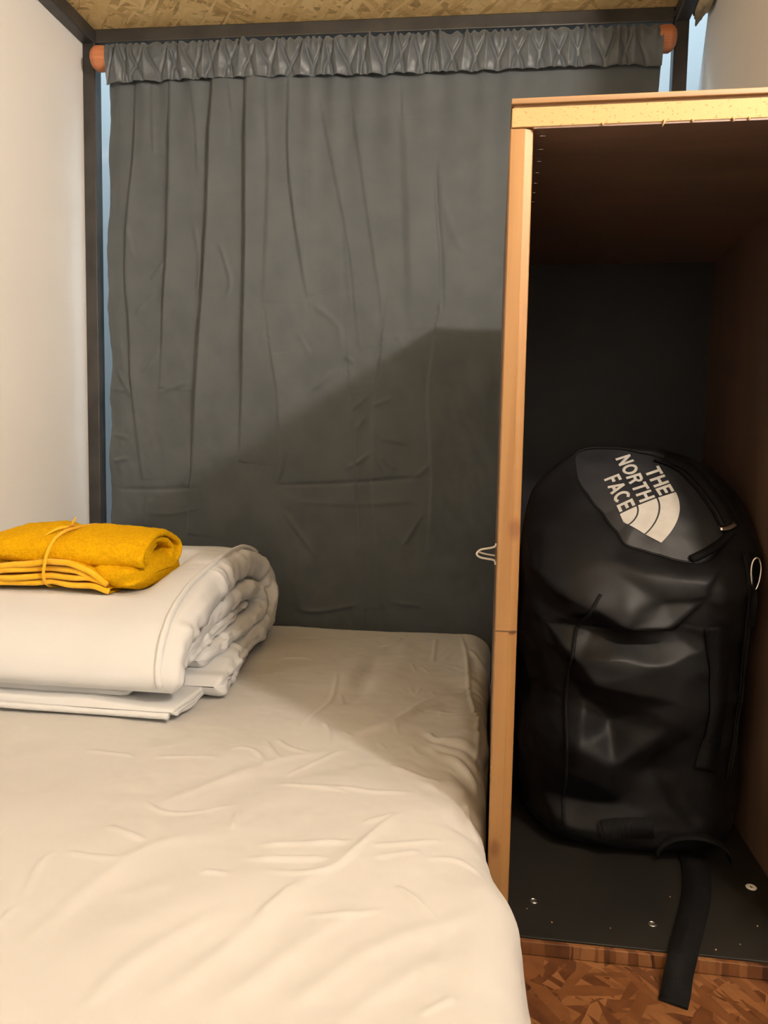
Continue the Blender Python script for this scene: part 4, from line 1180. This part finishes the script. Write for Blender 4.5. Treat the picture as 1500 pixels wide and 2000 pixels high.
def strap_on_bag(name, line, width, n=50, thick=0.0016, m='web', lift=0.0012, parent=None):
    L = spline(line, n)
    pts, side = [], []
    Td = np.gradient(L, axis=0)
    for (x, z), (dx, dz) in zip(L, Td):
        p, nr = on_front(x, z, lift)
        if p is None:
            continue
        pts.append(p)
        q = np.array((-dz, 0, dx))
        side.append(q - nr * (q @ nr))
    pts = np.array(pts)
    ker = np.ones(5) / 5
    if len(pts) > 12 and width > 0.006:
        for c_ in range(3):
            pts[2:-2, c_] = np.convolve(pts[:, c_], ker, 'valid')
    pts[:, 1] -= 0.0012
    return ribbon(name, pts, side, width, thick, M[m], parent or bg)


# end panel, gently domed inside the rim
def dome(a, b):
    a, b = np.asarray(a), np.asarray(b)
    q_ = np.arctan2(b - RO[1], a - RO[0])
    r_ = np.hypot(a - RO[0], b - RO[1]) / rim_radius(q_)
    return 0.008 * np.clip(1 - r_ ** 2, 0, 1) + 0.0018 * fbm(a * 22 + 3, b * 22, 121, 2) * np.clip(4 * (1 - r_), 0, 1) - 0.0005


nr_ = 40
RQ, QI = np.meshgrid(np.linspace(0.0, 1.01, nr_), np.arange(na_b), indexing='ij')
pa = RO[0] + RQ * rimr[QI] * ca[QI]
pb = RO[1] + RQ * rimr[QI] * sa[QI]
Pp = CP + pa[..., None] * E1 + pb[..., None] * E2 + dome(pa, pb)[..., None] * EN
panel = grid('end_panel', Pp, M['bag_panel'], bg, wrap_m=True)
tube('rim_seam', rim_p[::2] + EN * 0.0008, 0.0018, M['bag'], bg, seg=6, closed=True)

# printed wordmark with its quarter dome; p runs along the text, q across the three lines
QV, RV = np.array([0.0715, 0.0349]), np.array([0.0194, -0.0606])
OR = np.array([-0.0294, -0.0163])
lv, lf = [], []


def emit(poly):
    """poly: list of (p,q), convex"""
    i0 = len(lv)
    for p, q in poly:
        ab = OR + QV * q + RV * p
        lv.append(tuple(CP + ab[0] * E1 + ab[1] * E2 + (float(dome(np.array(ab[0]), np.array(ab[1]))) + 0.0011) * EN))
    lf.append(list(range(i0, i0 + len(poly))))


def stroke(pts, w):
    """thick polyline in letter space -> quads"""
    for k in range(len(pts) - 1):
        (x0, y0), (x1, y1) = pts[k], pts[k + 1]
        l = math.hypot(x1 - x0, y1 - y0)
        ox, oy = -(y1 - y0) / l * w / 2, (x1 - x0) / l * w / 2
        yield [(x0 + ox, y0 + oy), (x1 + ox, y1 + oy), (x1 - ox, y1 - oy), (x0 - ox, y0 - oy)]


def arcpts(cx, cy, rx, ry, a0, a1, n=10):
    return [(cx + rx * math.cos(math.radians(a0 + (a1 - a0) * k / n)), cy + ry * math.sin(math.radians(a0 + (a1 - a0) * k / n))) for k in range(n + 1)]


W_ = 0.19
w2 = W_ / 2
GLYPH = {   # cap height 1
    'T': (0.66, [[(0, 1 - w2), (0.66, 1 - w2)], [(0.33, 1 - w2), (0.33, 0)]]),
    'H': (0.70, [[(w2, 0), (w2, 1)], [(0.70 - w2, 0), (0.70 - w2, 1)], [(w2, 0.52), (0.70 - w2, 0.52)]]),
    'E': (0.58, [[(w2, 0), (w2, 1)], [(w2, 1 - w2), (0.58, 1 - w2)], [(w2, 0.52), (0.54, 0.52)], [(w2, w2), (0.58, w2)]]),
    'F': (0.56, [[(w2, 0), (w2, 1)], [(w2, 1 - w2), (0.56, 1 - w2)], [(w2, 0.50), (0.52, 0.50)]]),
    'N': (0.72, [[(w2, 0), (w2, 1)], [(0.72 - w2, 0), (0.72 - w2, 1)], [(w2, 0.95), (0.72 - w2, 0.05)]]),
    'A': (0.74, [[(w2 * 0.8, 0), (0.37, 0.97)], [(0.74 - w2 * 0.8, 0), (0.37, 0.97)], [(0.2, 0.30), (0.54, 0.30)]]),
    'O': (0.80, [arcpts(0.40, 0.5, 0.40 - w2, 0.5 - w2, 0, 360, 26)]),
    'C': (0.74, [arcpts(0.40, 0.5, 0.40 - w2, 0.5 - w2, 48, 312, 20)]),
    'R': (0.68, [[(w2, 0), (w2, 1)], [(w2, 1 - w2), (0.36, 1 - w2)], arcpts(0.36, 0.715, 0.22, 0.19, 90, -90, 10), [(w2, 0.525), (0.36, 0.525)], [(0.40, 0.52), (0.58, 0.0)]]),
}
for word, q0, length in (('THE', 0.715, 0.74), ('NORTH', 0.362, 1.27), ('FACE', 0.01, 0.86)):
    capq = 0.275
    gap = 0.10
    tot = sum(GLYPH[ch][0] for ch in word) + gap * (len(word) - 1)
    sx = length / tot
    p = -0.035 - length
    for ch in word:
        wd, strokes = GLYPH[ch]
        for st in strokes:
            for quad in stroke(st, W_):
                emit([(p + x * sx, q0 + y * capq) for x, y in quad])
        p += (wd + gap) * sx
# dome bands, clipped where the panel folds away
def clip(poly):
    """keep the side of the fold line from (0.24,-0.0) to (0.80,0.42)"""
    (x0, y0), (x1, y1) = (0.20, 0.0), (0.74, 0.31)
    f = lambda a: (x1 - x0) * (a[1] - y0) - (y1 - y0) * (a[0] - x0)
    out_ = []
    for k in range(len(poly)):
        a_, b_2 = poly[k], poly[(k + 1) % len(poly)]
        fa_, fb_ = f(a_), f(b_2)
        if fa_ >= 0:
            out_.append(a_)
        if fa_ * fb_ < 0:
            s_ = fa_ / (fa_ - fb_)
            out_.append((a_[0] + s_ * (b_2[0] - a_[0]), a_[1] + s_ * (b_2[1] - a_[1])))
    return out_


def band(r0, r1, n=28):
    for k in range(n):
        a0, a1 = math.pi / 2 * k / n, math.pi / 2 * (k + 1) / n
        f = lambda r, a: (r * math.sin(a) * 1.0, r * math.cos(a))
        quad = [f(r0, a0), f(r1, a0), f(r1, a1), f(r0, a1)]
        quad = clip(quad)
        if len(quad) > 2:
            emit(quad)


band(0.012, 0.285)
band(0.315, 0.64, 36)
band(0.67, 1.0, 44)
me = bpy.data.meshes.new('printed_wordmark')
me.from_pydata(lv, [], lf)
bm = bmesh.new()
bm.from_mesh(me)
for f_ in bm.faces:
    if f_.normal.dot(Vector(EN)) < 0:
        f_.normal_flip()
bm.to_mesh(me)
bm.free()
o = put('printed_wordmark', me, M['print'], panel, False)
o['label'] = 'pale grey printed wordmark with a quarter dome'

# webbing, zips, seams and hardware
strap_on_bag('side_seam', [(0.131, -0.172), (0.112, -0.205), (0.103, -0.235), (0.098, -0.30), (0.100, -0.39), (0.099, -0.46)], 0.004, n=90, lift=0.0022)
strap_on_bag('shoulder_strap', [(0.266, -0.205), (0.272, -0.26), (0.270, -0.33), (0.262, -0.38)], 0.028)
strap_on_bag('lash_strap', [(0.140, -0.463), (0.17, -0.457), (0.205, -0.455)], 0.024)
zt = strap_on_bag('zip_tape', [(0.306, -0.12), (0.309, -0.18), (0.308, -0.26), (0.303, -0.33), (0.298, -0.40)], 0.013)
zl = spline([(0.306, -0.12), (0.309, -0.18), (0.308, -0.26), (0.303, -0.33), (0.298, -0.40)], 40)
zp = [on_front(x, z, 0.0028)[0] for x, z in zl]
zp = np.array([p for p in zp if p is not None])
tube('zip_teeth', zp - np.array((0, 0.0016, 0)), 0.0016, M['web'], zt, seg=6)
# end zip and strap along the far right of the end panel
def on_panel(a, b, lift=0.003):
    return CP + a * E1 + b * E2 + (float(dome(np.array(a), np.array(b))) + lift) * EN


pl = spline([(0.035, 0.080), (0.060, 0.067), (0.082, 0.035), (0.098, 0.0), (0.106, -0.030)], 30)
ribbon('end_strap', [on_panel(a, b) for a, b in pl], [(E1 * 0.7 + E2 * 0.6)] * 30, 0.016, 0.002, M['web'], bg)
tube('end_zip', [on_panel(a - 0.014, b - 0.006, 0.003) for a, b in pl], 0.0016, M['web'], bg, seg=6)
ribbon('zip_flap', [on_panel(a, b, 0.004) for a, b in spline([(0.106, -0.034), (0.09, -0.052), (0.07, -0.068), (0.05, -0.080)], 16)], [(E1 * 0.5 - E2 * 0.8)] * 16, 0.010, 0.002, M['web'], bg)
pt_ = [on_panel(a, b, 0.0065) for a, b in spline([(0.088, -0.036), (0.098, -0.034), (0.108, -0.027)], 8)]
ribbon('zip_slider', pt_, [E2] * 8, 0.007, 0.003, M['chrome'], bg)
# carabiner and cord pull on the right
cx_, cz_ = 0.312, -0.142
p0, n0 = on_front(0.309, cz_, 0.006)
yc = (p0[1] if p0 is not None else 0.96) - 0.004
loop = [(cx_ + 0.0055 * math.cos(q) * (1 + 0.25 * math.sin(q)), yc + 0.0006 * math.cos(q), cz_ + 0.019 * math.sin(q)) for q in np.linspace(0, 2 * np.pi, 36, endpoint=False)]
tube('carabiner', loop, 0.0013, M['chrome'], bg, seg=8, closed=True)
tube('cord_pull', [(cx_ + 0.001, yc, cz_ - 0.020), (cx_ + 0.001, yc, cz_ - 0.034), (cx_ + 0.001, yc + 0.001, cz_ - 0.064)], [0.0016, 0.0036, 0.0034], M['web'], bg, seg=10)
# carrying handle arch near the bottom, loose strap running out over the cabinet's edge
ha = []
for q in np.linspace(math.pi, 0, 24):
    ha.append((0.252 + 0.042 * math.cos(q), 0.936 - 0.004 * math.sin(q), -0.487 + 0.028 * math.sin(q)))
ribbon('carry_handle', ha, (0, 1, 0.0), 0.020, 0.0022, M['web'], bg)
ls = spline([(0.256, 0.955, -0.4935), (0.252, 0.915, -0.4945), (0.238, 0.86, -0.4945), (0.220, 0.81, -0.4945), (0.203, 0.765, -0.4938), (0.197, 0.750, -0.4955), (0.191, 0.737, -0.5065), (0.186, 0.722, -0.5105), (0.180, 0.7055, -0.5112)], 60)
ribbon('loose_strap', ls, (1.0, 0.18, 0.0), np.linspace(0.032, 0.0262, 60), 0.0018, M['web'], bg)
